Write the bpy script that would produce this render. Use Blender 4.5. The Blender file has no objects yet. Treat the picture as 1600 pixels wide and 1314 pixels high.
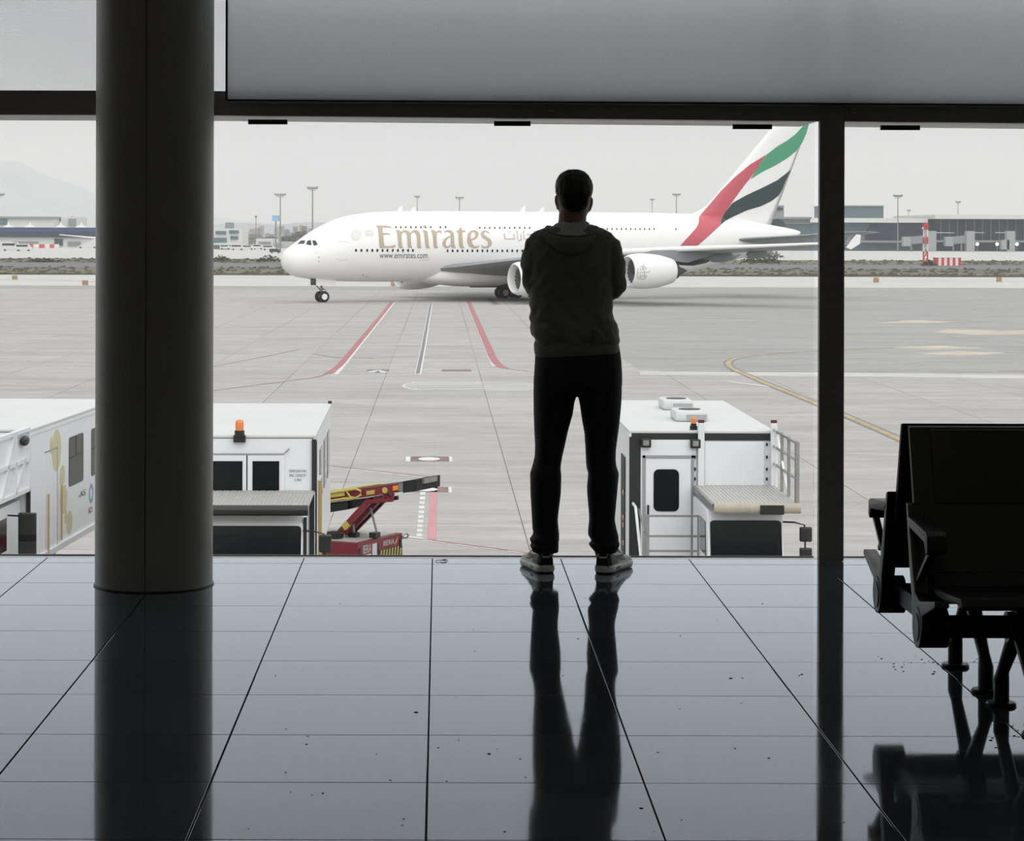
import bpy, bmesh, math, random
from mathutils import Vector, Matrix, noise
random.seed(7)
SC = bpy.context.scene
COL = SC.collection
PI = math.pi

# ------------------------------------------------------------------ camera
F = 3578.0            # focal length in pixels of the 1600 px wide frame
PX0, PY0 = 687.0, 365.0   # where the window's normal meets the picture
CAMH = 1.52           # camera above the terrace floor
GZ = -6.30            # apron level below the terminal floor
ROLL = 0.0026
cam_d = bpy.data.cameras.new('camera')
cam = bpy.data.objects.new('camera', cam_d)
COL.objects.link(cam)
cam.location = (0, 0, CAMH)
cam.rotation_euler = (PI / 2, -ROLL, 0)
cam_d.sensor_width = 36.0
cam_d.sensor_fit = 'HORIZONTAL'
cam_d.lens = 36.0 * F / 1600.0
cam_d.shift_x = (800 - PX0) / 1600.0
cam_d.shift_y = -(657 - PY0) / 1600.0
cam_d.clip_start = 0.1
cam_d.clip_end = 30000
SC.camera = cam

# ------------------------------------------------------------------ overcast sky
SKY_ZENITH = 1.65
w = bpy.data.worlds.new('sky')
SC.world = w
w.use_nodes = True
nt = w.node_tree
nt.nodes.clear()
tc = nt.nodes.new('ShaderNodeTexCoord')
sx = nt.nodes.new('ShaderNodeSeparateXYZ')
cl = nt.nodes.new('ShaderNodeClamp')
ma = nt.nodes.new('ShaderNodeMath'); ma.operation = 'MULTIPLY_ADD'
ma.inputs[1].default_value = SKY_ZENITH * 2 / 3
ma.inputs[2].default_value = SKY_ZENITH / 3
bg = nt.nodes.new('ShaderNodeBackground')
bg.inputs[0].default_value = (0.972, 0.986, 1.0, 1)
wo = nt.nodes.new('ShaderNodeOutputWorld')
nt.links.new(tc.outputs['Generated'], sx.inputs[0])
nt.links.new(sx.outputs['Z'], cl.inputs[0])
nt.links.new(cl.outputs[0], ma.inputs[0])
nt.links.new(ma.outputs[0], bg.inputs[1])
nt.links.new(bg.outputs[0], wo.inputs[0])

# very soft sun added behind the viewer to brighten fronts facing the building
sun_d = bpy.data.lights.new('fill_sun', 'SUN')
sun_d.energy = 1.4
sun_d.angle = 1.2
sun_d.color = (1.0, 0.985, 0.96)
sun = bpy.data.objects.new('fill_sun', sun_d)
COL.objects.link(sun)
sun.rotation_euler = Vector((-0.25, 0.78, -0.57)).to_track_quat('-Z', 'Y').to_euler()

SC.view_settings.view_transform = 'Standard'
SC.view_settings.look = 'None'
SC.view_settings.gamma = 1
SC.view_settings.use_curve_mapping = False
SC.view_settings.exposure = 0.0
FILL_LIGHT = 3.2      # strength of the added, unseen ceiling fill lights
SC.cycles.volume_bounces = 1
SC.cycles.transparent_max_bounces = 24
SC.cycles.max_bounces = 10

# ------------------------------------------------------------------ helpers
def at(px, py, Y):
    u, v = px - PX0, py - PY0
    u, v = u + ROLL * v, v - ROLL * u
    return Vector((u * Y / F, Y, CAMH - v * Y / F))

def gnd(px, py, z=GZ):
    u, v = px - PX0, py - PY0
    u, v = u + ROLL * v, v - ROLL * u
    Y = F * (CAMH - z) / v
    return Vector((u * Y / F, Y, z))

def srgb(r, g, b):
    def c(x):
        x /= 255.0
        return x / 12.92 if x <= 0.04045 else ((x + 0.055) / 1.055) ** 2.4
    return (c(r), c(g), c(b))

MATS = {}
def mat(name, col, rough=0.5, metal=0.0, var=0.0, scale=4.0, stretch=(1, 1, 1), bump=0.0, bscale=40.0,
        coord='Object', ior=1.5, trans=0.0, emit=None, rvar=0.0, sheen=0.0, detail=5.0):
    if name in MATS:
        return MATS[name]
    m = bpy.data.materials.new(name)
    m.use_nodes = True
    t = m.node_tree
    N, L = t.nodes, t.links
    p = N['Principled BSDF']
    p.inputs['Base Color'].default_value = (*col, 1)
    p.inputs['Roughness'].default_value = rough
    p.inputs['Metallic'].default_value = metal
    p.inputs['IOR'].default_value = ior
    p.inputs['Transmission Weight'].default_value = trans
    if sheen:
        p.inputs['Sheen Weight'].default_value = sheen
        p.inputs['Sheen Roughness'].default_value = 0.4
    if emit:
        p.inputs['Emission Color'].default_value = (*col, 1)
        p.inputs['Emission Strength'].default_value = emit
    if var or bump or rvar:
        if coord == 'World':
            g = N.new('ShaderNodeNewGeometry'); src = g.outputs['Position']
        else:
            g = N.new('ShaderNodeTexCoord'); src = g.outputs[coord]
        mp = N.new('ShaderNodeMapping')
        mp.inputs['Scale'].default_value = stretch
        L.new(src, mp.inputs[0])
        nz = N.new('ShaderNodeTexNoise')
        nz.inputs['Scale'].default_value = scale
        nz.inputs['Detail'].default_value = detail
        nz.inputs['Roughness'].default_value = 0.6
        L.new(mp.outputs[0], nz.inputs['Vector'])
        if var:
            r = N.new('ShaderNodeMapRange')
            r.inputs[1].default_value = 0.3; r.inputs[2].default_value = 0.7
            r.inputs[3].default_value = 1 - var; r.inputs[4].default_value = 1 + var
            L.new(nz.outputs[0], r.inputs[0])
            mx = N.new('ShaderNodeVectorMath'); mx.operation = 'SCALE'
            mx.inputs[0].default_value = col
            L.new(r.outputs[0], mx.inputs[3])
            L.new(mx.outputs[0], p.inputs['Base Color'])
        if rvar:
            r2 = N.new('ShaderNodeMapRange')
            r2.inputs[1].default_value = 0.3; r2.inputs[2].default_value = 0.7
            r2.inputs[3].default_value = max(0, rough - rvar); r2.inputs[4].default_value = rough + rvar
            L.new(nz.outputs[0], r2.inputs[0])
            L.new(r2.outputs[0], p.inputs['Roughness'])
        if bump:
            n2 = N.new('ShaderNodeTexNoise')
            n2.inputs['Scale'].default_value = bscale
            n2.inputs['Detail'].default_value = 3
            L.new(mp.outputs[0], n2.inputs['Vector'])
            b = N.new('ShaderNodeBump')
            b.inputs['Strength'].default_value = bump
            b.inputs['Distance'].default_value = 0.01
            L.new(n2.outputs[0], b.inputs['Height'])
            L.new(b.outputs[0], p.inputs['Normal'])
    MATS[name] = m
    return m

def glassmat(name, tint=(0.985, 0.985, 0.98), dark=None):
    """thin architectural glass: clear transmission plus Fresnel reflection"""
    if name in MATS:
        return MATS[name]
    m = bpy.data.materials.new(name)
    m.use_nodes = True
    t = m.node_tree; N, L = t.nodes, t.links
    N.clear()
    o = N.new('ShaderNodeOutputMaterial')
    tr = N.new('ShaderNodeBsdfTransparent'); tr.inputs[0].default_value = (*tint, 1)
    gl = N.new('ShaderNodeBsdfGlossy'); gl.inputs['Roughness'].default_value = 0.01
    gl.inputs[0].default_value = (1, 1, 1, 1)
    fr = N.new('ShaderNodeFresnel')
    ge = N.new('ShaderNodeNewGeometry')      # the pane's inner face meets the ray from inside: keep the air-to-glass ratio there too
    io = N.new('ShaderNodeMapRange'); io.inputs[3].default_value = 1.45; io.inputs[4].default_value = 1 / 1.45
    L.new(ge.outputs['Backfacing'], io.inputs[0]); L.new(io.outputs[0], fr.inputs[0])
    mx = N.new('ShaderNodeMixShader')
    L.new(fr.outputs[0], mx.inputs[0])
    L.new(tr.outputs[0], mx.inputs[1])
    L.new(gl.outputs[0], mx.inputs[2])
    L.new(mx.outputs[0], o.inputs[0])
    MATS[name] = m
    return m

class MB:
    def __init__(s):
        s.v = []; s.f = []
    def add(s, vs, fs):
        o = len(s.v)
        s.v += [tuple(x) for x in vs]
        s.f += [tuple(i + o for i in q) for q in fs]
        return s
    def box(s, x0, x1, y0, y1, z0, z1):
        return s.add([(x0, y0, z0), (x1, y0, z0), (x1, y1, z0), (x0, y1, z0), (x0, y0, z1), (x1, y0, z1), (x1, y1, z1), (x0, y1, z1)],
                     [(0, 3, 2, 1), (4, 5, 6, 7), (0, 1, 5, 4), (1, 2, 6, 5), (2, 3, 7, 6), (3, 0, 4, 7)])
    def beam(s, a, b, w, h, up=(0, 0, 1)):
        a, b = Vector(a), Vector(b)
        d = (b - a).normalized()
        u = Vector(up)
        if abs(d.dot(u)) > 0.98:
            u = Vector((0, 1, 0))
        r = d.cross(u).normalized() * (w / 2)
        u = r.cross(d).normalized() * (h / 2)
        vs = [a - r - u, a + r - u, a + r + u, a - r + u, b - r - u, b + r - u, b + r + u, b - r + u]
        return s.add(vs, [(0, 1, 2, 3), (7, 6, 5, 4), (0, 4, 5, 1), (1, 5, 6, 2), (2, 6, 7, 3), (3, 7, 4, 0)])
    def loft(s, rings, cap=True, closed=True):
        n = len(rings[0])
        vs = [p for r in rings for p in r]
        fs = []
        for i in range(len(rings) - 1):
            for j in range(n if closed else n - 1):
                k = (j + 1) % n
                fs.append((i * n + j, i * n + k, (i + 1) * n + k, (i + 1) * n + j))
        if cap and closed:
            fs.append(tuple(range(n - 1, -1, -1)))
            fs.append(tuple(range((len(rings) - 1) * n, len(rings) * n)))
        return s.add(vs, fs)
    def tube(s, pts, r, n=8, cap=True):
        pts = [Vector(p) for p in pts]
        rs = r if isinstance(r, (list, tuple)) else [r] * len(pts)
        rings = []
        pu = None
        for i, p in enumerate(pts):
            d = (pts[min(i + 1, len(pts) - 1)] - pts[max(i - 1, 0)]).normalized()
            u = Vector((0, 0, 1)) if pu is None else pu
            if abs(d.dot(u)) > 0.95:
                u = Vector((1, 0, 0)) if abs(d.x) < 0.9 else Vector((0, 1, 0))
            a = d.cross(u).normalized()
            b = a.cross(d).normalized()
            pu = b
            rings.append([p + (a * math.cos(2 * PI * k / n) + b * math.sin(2 * PI * k / n)) * rs[i] for k in range(n)])
        return s.loft(rings, cap)
    def capsule(s, p0, r0, p1, r1, n=14):
        p0, p1 = Vector(p0), Vector(p1)
        d = (p1 - p0)
        L = d.length
        d = d.normalized() if L > 1e-6 else Vector((0, 0, 1))
        pts, rs = [], []
        for a in (-80, -55, -25, 0):
            pts.append(p0 + d * (r0 * math.sin(math.radians(a)))); rs.append(r0 * math.cos(math.radians(a)))
        for a in (0, 25, 55, 80):
            pts.append(p1 + d * (r1 * math.sin(math.radians(a)))); rs.append(r1 * math.cos(math.radians(a)))
        u = Vector((0, 0, 1)) if abs(d.z) < 0.9 else Vector((0, 1, 0))
        a_ = d.cross(u).normalized(); b_ = a_.cross(d)
        rings = [[p + (a_ * math.cos(2 * PI * k / n) + b_ * math.sin(2 * PI * k / n)) * r for k in range(n)] for p, r in zip(pts, rs)]
        return s.loft(rings)
    def ell(s, c, rx, ry, rz, n=16, m=10, rot=None):
        rings = []
        for i in range(m + 1):
            a = -PI / 2 + PI * i / m
            a = max(-PI / 2 + 0.02, min(PI / 2 - 0.02, a))
            ring = []
            for k in range(n):
                b = 2 * PI * k / n
                p = Vector((rx * math.cos(a) * math.cos(b), ry * math.cos(a) * math.sin(b), rz * math.sin(a)))
                if rot:
                    p = rot @ p
                ring.append(p + Vector(c))
            rings.append(ring)
        return s.loft(rings)
    def cyl(s, a, b, r, n=16, r2=None):
        return s.tube([a, b], [r, r if r2 is None else r2], n)
    def prism(s, poly, a, b, axis='x'):
        """extrude a 2-D outline between a and b along an axis; outline is (y,z), (x,z) or (x,y)"""
        def P(q, t):
            return (t, q[0], q[1]) if axis == 'x' else (q[0], t, q[1]) if axis == 'y' else (q[0], q[1], t)
        n = len(poly)
        vs = [P(q, a) for q in poly] + [P(q, b) for q in poly]
        fs = [tuple(range(n)), tuple(range(2 * n - 1, n - 1, -1))]
        fs += [(i, i + n, (i + 1) % n + n, (i + 1) % n) for i in range(n)]
        return s.add(vs, fs)
    def lathe(s, prof, c=(0, 0, 0), axis='z', n=24, cap=False):
        rings = []
        for (t, r) in prof:
            ring = []
            for k in range(n):
                a = 2 * PI * k / n
                x, y = r * math.cos(a), r * math.sin(a)
                q = (x, y, t) if axis == 'z' else (t, x, y) if axis == 'x' else (x, t, y)
                ring.append((q[0] + c[0], q[1] + c[1], q[2] + c[2]))
            rings.append(ring)
        return s.loft(rings, cap)
    def mesh(s, name, bevel=0.0, fix=True):
        me = bpy.data.meshes.new(name)
        me.from_pydata([tuple(v) for v in s.v], [], s.f)
        if fix or bevel:
            b = bmesh.new(); b.from_mesh(me)
            if bevel:
                bmesh.ops.bevel(b, geom=list(b.edges), offset=bevel, segments=2, affect='EDGES', profile=0.6)
            if fix:
                bmesh.ops.recalc_face_normals(b, faces=b.faces)
            b.to_mesh(me); b.free()
        me.update()
        return me
    def build(s, name, m, parent=None, smooth=None, bevel=0.0, loc=None, fix=True):
        return obj(name, s.mesh(name, bevel, fix), m, parent, smooth, loc)

def obj(name, me, m, parent=None, smooth=None, loc=None):
    if m is not None and not me.materials:
        me.materials.append(m)
    if smooth:
        me.shade_smooth()
        if smooth < 180:
            me.set_sharp_from_angle(angle=math.radians(smooth))
    o = bpy.data.objects.new(name, me)
    COL.objects.link(o)
    if parent is not None:
        o.parent = parent
    if loc is not None:
        o.location = loc
    return o

def thing(name, label, cat, loc=(0, 0, 0), rz=0.0, group=None):
    o = bpy.data.objects.new(name, None)
    COL.objects.link(o)
    o.empty_display_size = 0.2
    o.location = loc
    o.rotation_euler = (0, 0, rz)
    return tag(o, label, cat, group)

def tag(o, label=None, cat=None, group=None, kind=None):
    if label: o['label'] = label
    if cat: o['category'] = cat
    if group: o['group'] = group
    if kind: o['kind'] = kind
    return o

def fuse(mb, voxel, smooth=4, name='fused', factor=0.5):
    """melt overlapping volumes into one continuous surface"""
    me = mb.mesh(name)
    o = bpy.data.objects.new(name, me)
    COL.objects.link(o)
    r = o.modifiers.new('r', 'REMESH'); r.mode = 'VOXEL'; r.voxel_size = voxel
    if smooth:
        k = o.modifiers.new('s', 'SMOOTH'); k.iterations = smooth; k.factor = factor
    dg = bpy.context.evaluated_depsgraph_get()
    dg.update()
    out = bpy.data.meshes.new_from_object(o.evaluated_get(dg))
    bpy.data.objects.remove(o)
    bpy.data.meshes.remove(me)
    return out

def text_polys(s, extrude=0.0):
    c = bpy.data.curves.new('t', 'FONT')
    c.body = s; c.size = 1.0; c.resolution_u = 3
    o = bpy.data.objects.new('t', c)
    COL.objects.link(o)
    dg = bpy.context.evaluated_depsgraph_get(); dg.update()
    me = bpy.data.meshes.new_from_object(o.evaluated_get(dg))
    vs = [v.co.copy() for v in me.vertices]
    fs = [tuple(p.vertices) for p in me.polygons]
    bpy.data.objects.remove(o); bpy.data.meshes.remove(me); bpy.data.curves.remove(c)
    x0 = min(v.x for v in vs); x1 = max(v.x for v in vs); y0 = min(v.y for v in vs); y1 = max(v.y for v in vs)
    return [((v.x - x0) / (x1 - x0), (v.y - y0) / (y1 - y0)) for v in vs], fs

def lettering(name, s, m, parent, o, ux, uy, wid, hei, lift=0.004):
    """flat lettering: origin o, unit vectors ux, uy"""
    vs, fs = text_polys(s)
    o, ux, uy = Vector(o), Vector(ux), Vector(uy)
    nn = ux.cross(uy).normalized() * lift
    b = MB().add([o + nn + ux * (a * wid) + uy * (c * hei) for a, c in vs], fs)
    return b.build(name, m, parent, fix=False)

def interp(tab, x, k):
    """smooth interpolation of column k of a table keyed by column 0"""
    if x <= tab[0][0]: return tab[0][k]
    if x >= tab[-1][0]: return tab[-1][k]
    for i in range(len(tab) - 1):
        if tab[i][0] <= x <= tab[i + 1][0]:
            break
    x0, x1 = tab[i][0], tab[i + 1][0]
    y0, y1 = tab[i][k], tab[i + 1][k]
    d = (y1 - y0) / (x1 - x0)
    def sl(j):
        if j <= 0 or j >= len(tab) - 1: return None
        a = (tab[j][k] - tab[j - 1][k]) / (tab[j][0] - tab[j - 1][0])
        b = (tab[j + 1][k] - tab[j][k]) / (tab[j + 1][0] - tab[j][0])
        return 0 if a * b <= 0 else 2 * a * b / (a + b)
    m0, m1 = sl(i), sl(i + 1)
    if m0 is None: m0 = d
    if m1 is None: m1 = d
    h = x1 - x0; t = (x - x0) / h
    return ((2 * t ** 3 - 3 * t * t + 1) * y0 + (t ** 3 - 2 * t * t + t) * h * m0 + (-2 * t ** 3 + 3 * t * t) * y1 + (t ** 3 - t * t) * h * m1)

# ------------------------------------------------------------------ materials
M_white = mat('white_paint', (0.74, 0.75, 0.76), 0.35, var=0.03, scale=1.5)
M_roofw = mat('white_roof', (0.60, 0.605, 0.605), 0.45, var=0.04, scale=0.8)
M_dark = mat('black_plastic', (0.012, 0.012, 0.012), 0.4)
M_rubber = mat('tyre_rubber', (0.018, 0.018, 0.018), 0.75)
M_dglass = mat('dark_vehicle_glass', (0.008, 0.011, 0.011), 0.08, ior=1.22)
M_steel = mat('galvanised_steel', (0.32, 0.32, 0.32), 0.4, metal=0.6, var=0.1, scale=8)
M_frame = mat('bronze_frame_paint', (0.20, 0.193, 0.175), 0.42, var=0.08, scale=60, bump=0.05, bscale=300)
M_head = mat('aluminium_head', (0.30, 0.29, 0.27), 0.5, var=0.08, scale=6)
M_glass = glassmat('window_glass')

# ------------------------------------------------------------------ terminal interior
YW = 10.78            # glass plane
XL, XR, YB, ZC = -9.0, 10.2, -13.0, 4.3

def floor_material():
    m = bpy.data.materials.new('polished_stone')
    m.use_nodes = True
    t = m.node_tree; N, L = t.nodes, t.links
    p = N['Principled BSDF']
    g = N.new('ShaderNodeNewGeometry')
    oi = N.new('ShaderNodeObjectInfo')
    n1 = N.new('ShaderNodeTexNoise'); n1.inputs['Scale'].default_value = 2.2; n1.inputs['Detail'].default_value = 6
    n2 = N.new('ShaderNodeTexNoise'); n2.inputs['Scale'].default_value = 90; n2.inputs['Detail'].default_value = 3
    n3 = N.new('ShaderNodeTexNoise'); n3.inputs['Scale'].default_value = 14; n3.inputs['Detail'].default_value = 8
    for n in (n1, n2, n3):
        L.new(g.outputs['Position'], n.inputs['Vector'])
    r = N.new('ShaderNodeMapRange'); r.inputs[1].default_value = 0.3; r.inputs[2].default_value = 0.75
    r.inputs[3].default_value = 0.035; r.inputs[4].default_value = 0.075
    L.new(n1.outputs[0], r.inputs[0])
    # scuff patches roughen the polish a little
    r2 = N.new('ShaderNodeMapRange'); r2.inputs[1].default_value = 0.56; r2.inputs[2].default_value = 0.8
    r2.inputs[3].default_value = 0.0; r2.inputs[4].default_value = 0.035
    L.new(n3.outputs[0], r2.inputs[0])
    ad = N.new('ShaderNodeMath'); ad.operation = 'ADD'
    L.new(r.outputs[0], ad.inputs[0]); L.new(r2.outputs[0], ad.inputs[1])
    r3 = N.new('ShaderNodeMapRange'); r3.inputs[1].default_value = 0.25; r3.inputs[2].default_value = 0.75
    r3.inputs[3].default_value = 0.85; r3.inputs[4].default_value = 1.15
    L.new(n2.outputs[0], r3.inputs[0])
    r4 = N.new('ShaderNodeMapRange'); r4.inputs[3].default_value = 0.88; r4.inputs[4].default_value = 1.12
    L.new(oi.outputs['Random'], r4.inputs[0])
    mu = N.new('ShaderNodeMath'); mu.operation = 'MULTIPLY'
    L.new(r3.outputs[0], mu.inputs[0]); L.new(r4.outputs[0], mu.inputs[1])
    sc = N.new('ShaderNodeVectorMath'); sc.operation = 'SCALE'
    sc.inputs[0].default_value = (0.060, 0.068, 0.080)
    L.new(mu.outputs[0], sc.inputs[3])
    # dark stone under a glassy polish: diffuse base, mirror layer by Fresnel
    N.remove(p)
    df = N.new('ShaderNodeBsdfDiffuse'); L.new(sc.outputs[0], df.inputs[0])
    gl = N.new('ShaderNodeBsdfGlossy'); gl.inputs[0].default_value = (0.86, 0.93, 1.0, 1)
    L.new(ad.outputs[0], gl.inputs['Roughness'])
    fr = N.new('ShaderNodeFresnel'); fr.inputs[0].default_value = 1.5
    pw = N.new('ShaderNodeMath'); pw.operation = 'POWER'; pw.inputs[1].default_value = 1.87
    mg = N.new('ShaderNodeMath'); mg.operation = 'MULTIPLY'; mg.inputs[1].default_value = 3.4; mg.use_clamp = True
    L.new(fr.outputs[0], pw.inputs[0]); L.new(pw.outputs[0], mg.inputs[0])
    ms = N.new('ShaderNodeMixShader')
    L.new(mg.outputs[0], ms.inputs[0]); L.new(df.outputs[0], ms.inputs[1]); L.new(gl.outputs[0], ms.inputs[2])
    L.new(ms.outputs[0], N['Material Output'].inputs[0])
    return m
M_floor = floor_material()
M_grout = mat('dark_grout', (0.02, 0.019, 0.018), 0.8, var=0.4, scale=30)
fl = MB().box(XL, XR, YB, 10.715, -0.30, -0.006).build('floor', M_grout)
tag(fl, kind='structure')
TX, TY = -0.03, 10.54
tile_me = MB().box(-0.2975, 0.2975, -0.2985, 0.2985, -0.006, 0.0).mesh('tile', 0.0012)
tile_me.materials.append(M_floor)
edge_me = MB().box(-0.2975, 0.2975, -0.084, 0.084, -0.006, 0.0).mesh('tile_edge', 0.0012)
edge_me.materials.append(M_floor)
for i in range(-6, 7):
    for j in range(-1, 10):
        first = j == -1
        o = bpy.data.objects.new('tile', edge_me if first else tile_me)
        COL.objects.link(o); o.parent = fl
        o.location = (TX + 0.6 * i + 0.3, 10.628 if first else TY - 0.6 * j - 0.3, 0)
        o.rotation_euler = (random.uniform(-1, 1) * 0.0005, random.uniform(-1, 1) * 0.0004, 0)
# the rest of the hall floor, behind and beside the camera
rest = MB()
y_n = TY - 6.0
rest.box(XL, XR, YB, y_n, -0.006, -0.0002)
rest.box(XL, TX - 3.6, y_n, 10.712, -0.006, -0.0002)
rest.box(TX + 4.2, XR, y_n, 10.712, -0.006, -0.0002)
tag(rest.build('floor_field', M_floor, fl), kind='stuff')

# specks of grit and a few smudges lying on the polished tiles
random.seed(5)
dk = MB()
spots = [(650, 1113, .0055), (1458, 1053, .005), (903, 998, .004), (1002, 1263, .0045), (765, 1178, .005), (1142, 1060, .005), (1253, 1054, .005)]
spots += [(random.gauss(1430, 45), random.gauss(1036, 6), random.uniform(.002, .005)) for _ in range(26)]
spots += [(random.uniform(340, 1330), random.uniform(930, 1300), random.uniform(.0015, .0035)) for _ in range(60)]
spots += [(random.gauss(1560, 25), random.gauss(1140, 10), random.uniform(.002, .006)) for _ in range(20)]
for sx_, sy_, sr_ in spots:
    c = gnd(sx_, sy_, 0.0)
    n_ = 6
    rr0 = [sr_ * random.uniform(.6, 1.2) for _ in range(n_)]
    dk.loft([[(c.x + rr0[k] * math.cos(2 * PI * k / n_) * q * 1.3, c.y + rr0[k] * math.sin(2 * PI * k / n_) * q, z_) for k in range(n_)] for q, z_ in ((1.0, .0003), (.6, .0003 + sr_ * .35))])
tag(dk.build('grit', mat('grit', (.02, .02, .02), .9), fl), kind='stuff')

M_wall = mat('interior_wall', (0.66, 0.65, 0.62), 0.8, var=0.04, scale=2)
M_ceil = mat('interior_ceiling', (0.72, 0.71, 0.69), 0.85)
tag(MB().box(XL - 0.2, XL, YB, 11.1, -0.3, ZC).build('wall_left', M_wall), kind='structure')
tag(MB().box(XR, XR + 0.2, YB, 11.1, -0.3, ZC).build('wall_right', M_wall), kind='structure')
tag(MB().box(XL - 0.2, XR + 0.2, YB - 0.2, YB, -0.3, ZC).build('wall_back', M_wall), kind='structure')
tag(MB().box(XL - 0.2, XR + 0.2, YB - 0.2, 11.1, ZC, ZC + 0.3).build('ceiling', M_ceil), kind='structure')
# unseen ceiling panels added out of frame to brighten man, column and frames
M_fill = mat('fill_glow', (1.0, 0.93, 0.82), 0.5, emit=FILL_LIGHT)
for k in range(3):
    for q in range(2):
        x, y = -5.0 + 5.2 * k, 3.6 - 2.6 * q
        t = thing('ceiling_fill', '%s added ceiling fill light in the %s row, out of view' % (('left', 'middle', 'right')[k], ('front', 'rear')[q]), 'light', (x, y, ZC), group='added ceiling fill lights')
        MB().box(-.18, .18, -.75, .75, -.07, -.002).build('housing', mat('fitting_grey', (.5, .5, .5), .5), t)
        MB().box(-.15, .15, -.72, .72, -.085, -.071).build('fill_panel', M_fill, t)

# window wall ------------------------------------------------------
M_sill = mat('white_sill', (0.74, 0.75, 0.76), 0.35, var=0.05, scale=10)
tag(MB().box(XL, XR, 10.716, 10.83, -0.30, -0.0005).build('trim_1', M_sill), kind='structure')
MUL = [-7.25, -4.23, -1.21, 1.823, 4.86, 7.90]
MW = 0.058
zt0, zt1 = 2.067, 2.180
for k, x in enumerate(MUL):
    m = MB().box(x - MW, x + MW, 10.64, 10.685, 0.002, 2.176).box(x - .006, x + .006, 10.685, 10.795, .002, ZC)
    tag(m.build('trim_%d' % (k + 2), M_frame, bevel=0.003), kind='structure')
edges = [XL] + MUL + [XR]
SLOPE = -0.0075      # the transom of the middle and right bays runs very slightly downhill
def ztr(x):
    return 0.0 if x < -0.95 else SLOPE * (x + 0.95)
M_strip = bpy.data.materials.new('ribbed_glass_line'); M_strip.use_nodes = True
_t = M_strip.node_tree; _p = _t.nodes['Principled BSDF']
_tl = _t.nodes.new('ShaderNodeBsdfTranslucent'); _tl.inputs[0].default_value = (0.85, 0.85, 0.87, 1)
_t.links.new(_tl.outputs[0], _t.nodes['Material Output'].inputs[0])
M_vent = mat('black_vent', (0.008, 0.008, 0.008), 0.5)
M_soffit = mat('outer_ledge_paint', (0.58, 0.56, 0.53), 0.6, var=0.12, scale=5)
for k in range(len(edges) - 1):
    a = edges[k] + (MW if k else 0)
    b = edges[k + 1] - (MW if k < len(edges) - 2 else 0)
    wd = bpy.data.objects.new('window_%d' % (k + 1), None); COL.objects.link(wd)
    wd.location = ((a + b) / 2, YW, 0)
    tag(wd, kind='structure')
    hw = (b - a) / 2
    cx = (a + b) / 2
    z_a, z_b = ztr(a), ztr(b)
    # transom, dark, with a real slope
    tr = MB()
    def bar(mb, y0, y1, za, zb):
        mb.add([(-hw, y0, za + z_a), (hw, y0, za + z_b), (hw, y1, za + z_b), (-hw, y1, za + z_a),
                (-hw, y0, zb + z_a), (hw, y0, zb + z_b), (hw, y1, zb + z_b), (-hw, y1, zb + z_a)],
               [(0, 3, 2, 1), (4, 5, 6, 7), (0, 1, 5, 4), (1, 2, 6, 5), (2, 3, 7, 6), (3, 0, 4, 7)])
    bar(tr, -0.15, -0.09, zt0, zt1)
    tr.build('transom', M_frame, wd)
    led = MB(); bar(led, -0.09, 0.44, zt0 + 0.002, zt0 + 0.09)
    led.build('outer_ledge', M_soffit, wd)
    MB().box(-hw, hw, 0.0, 0.018, -0.001, 0.004).build('gasket', M_dark, wd)
    MB().box(-hw, hw, 0.004, 0.014, 0.004, zt0 + 0.0015 + min(z_a, z_b)).build('pane', M_glass, wd)
    hu = (edges[k + 1] - edges[k]) / 2 - .006
    MB().box(edges[k] + .006 - cx, edges[k + 1] - .006 - cx, 0.004, 0.014, zt1 - 0.03, ZC).build('upper_pane', M_glass, wd)
    st = MB()
    z = zt1
    while z < 2.72:
        st.box(edges[k] + .001 - cx, edges[k + 1] - .001 - cx, -0.004, 0.003, z, z + 0.0016); z += 0.0060
    tag(st.build('ribbed_lines', M_strip, wd, fix=False), kind='stuff')
def vent(px0, px1, py, k):
    a, b = at(px0, py, 10.74), at(px1, py, 10.74)
    wd = bpy.data.objects['window_%d' % k]
    m = MB().box(a.x, b.x, 10.73, 10.755, a.z - 0.008, a.z + 0.014)
    o = m.build('vent_bar', M_vent, wd)
    o.location = (-wd.location.x, -wd.location.y, 0)
vent(388, 449, 191.5, 4); vent(772, 829, 194, 4); vent(1145, 1206, 199, 4); vent(1376, 1437, 200.5, 5)

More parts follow.
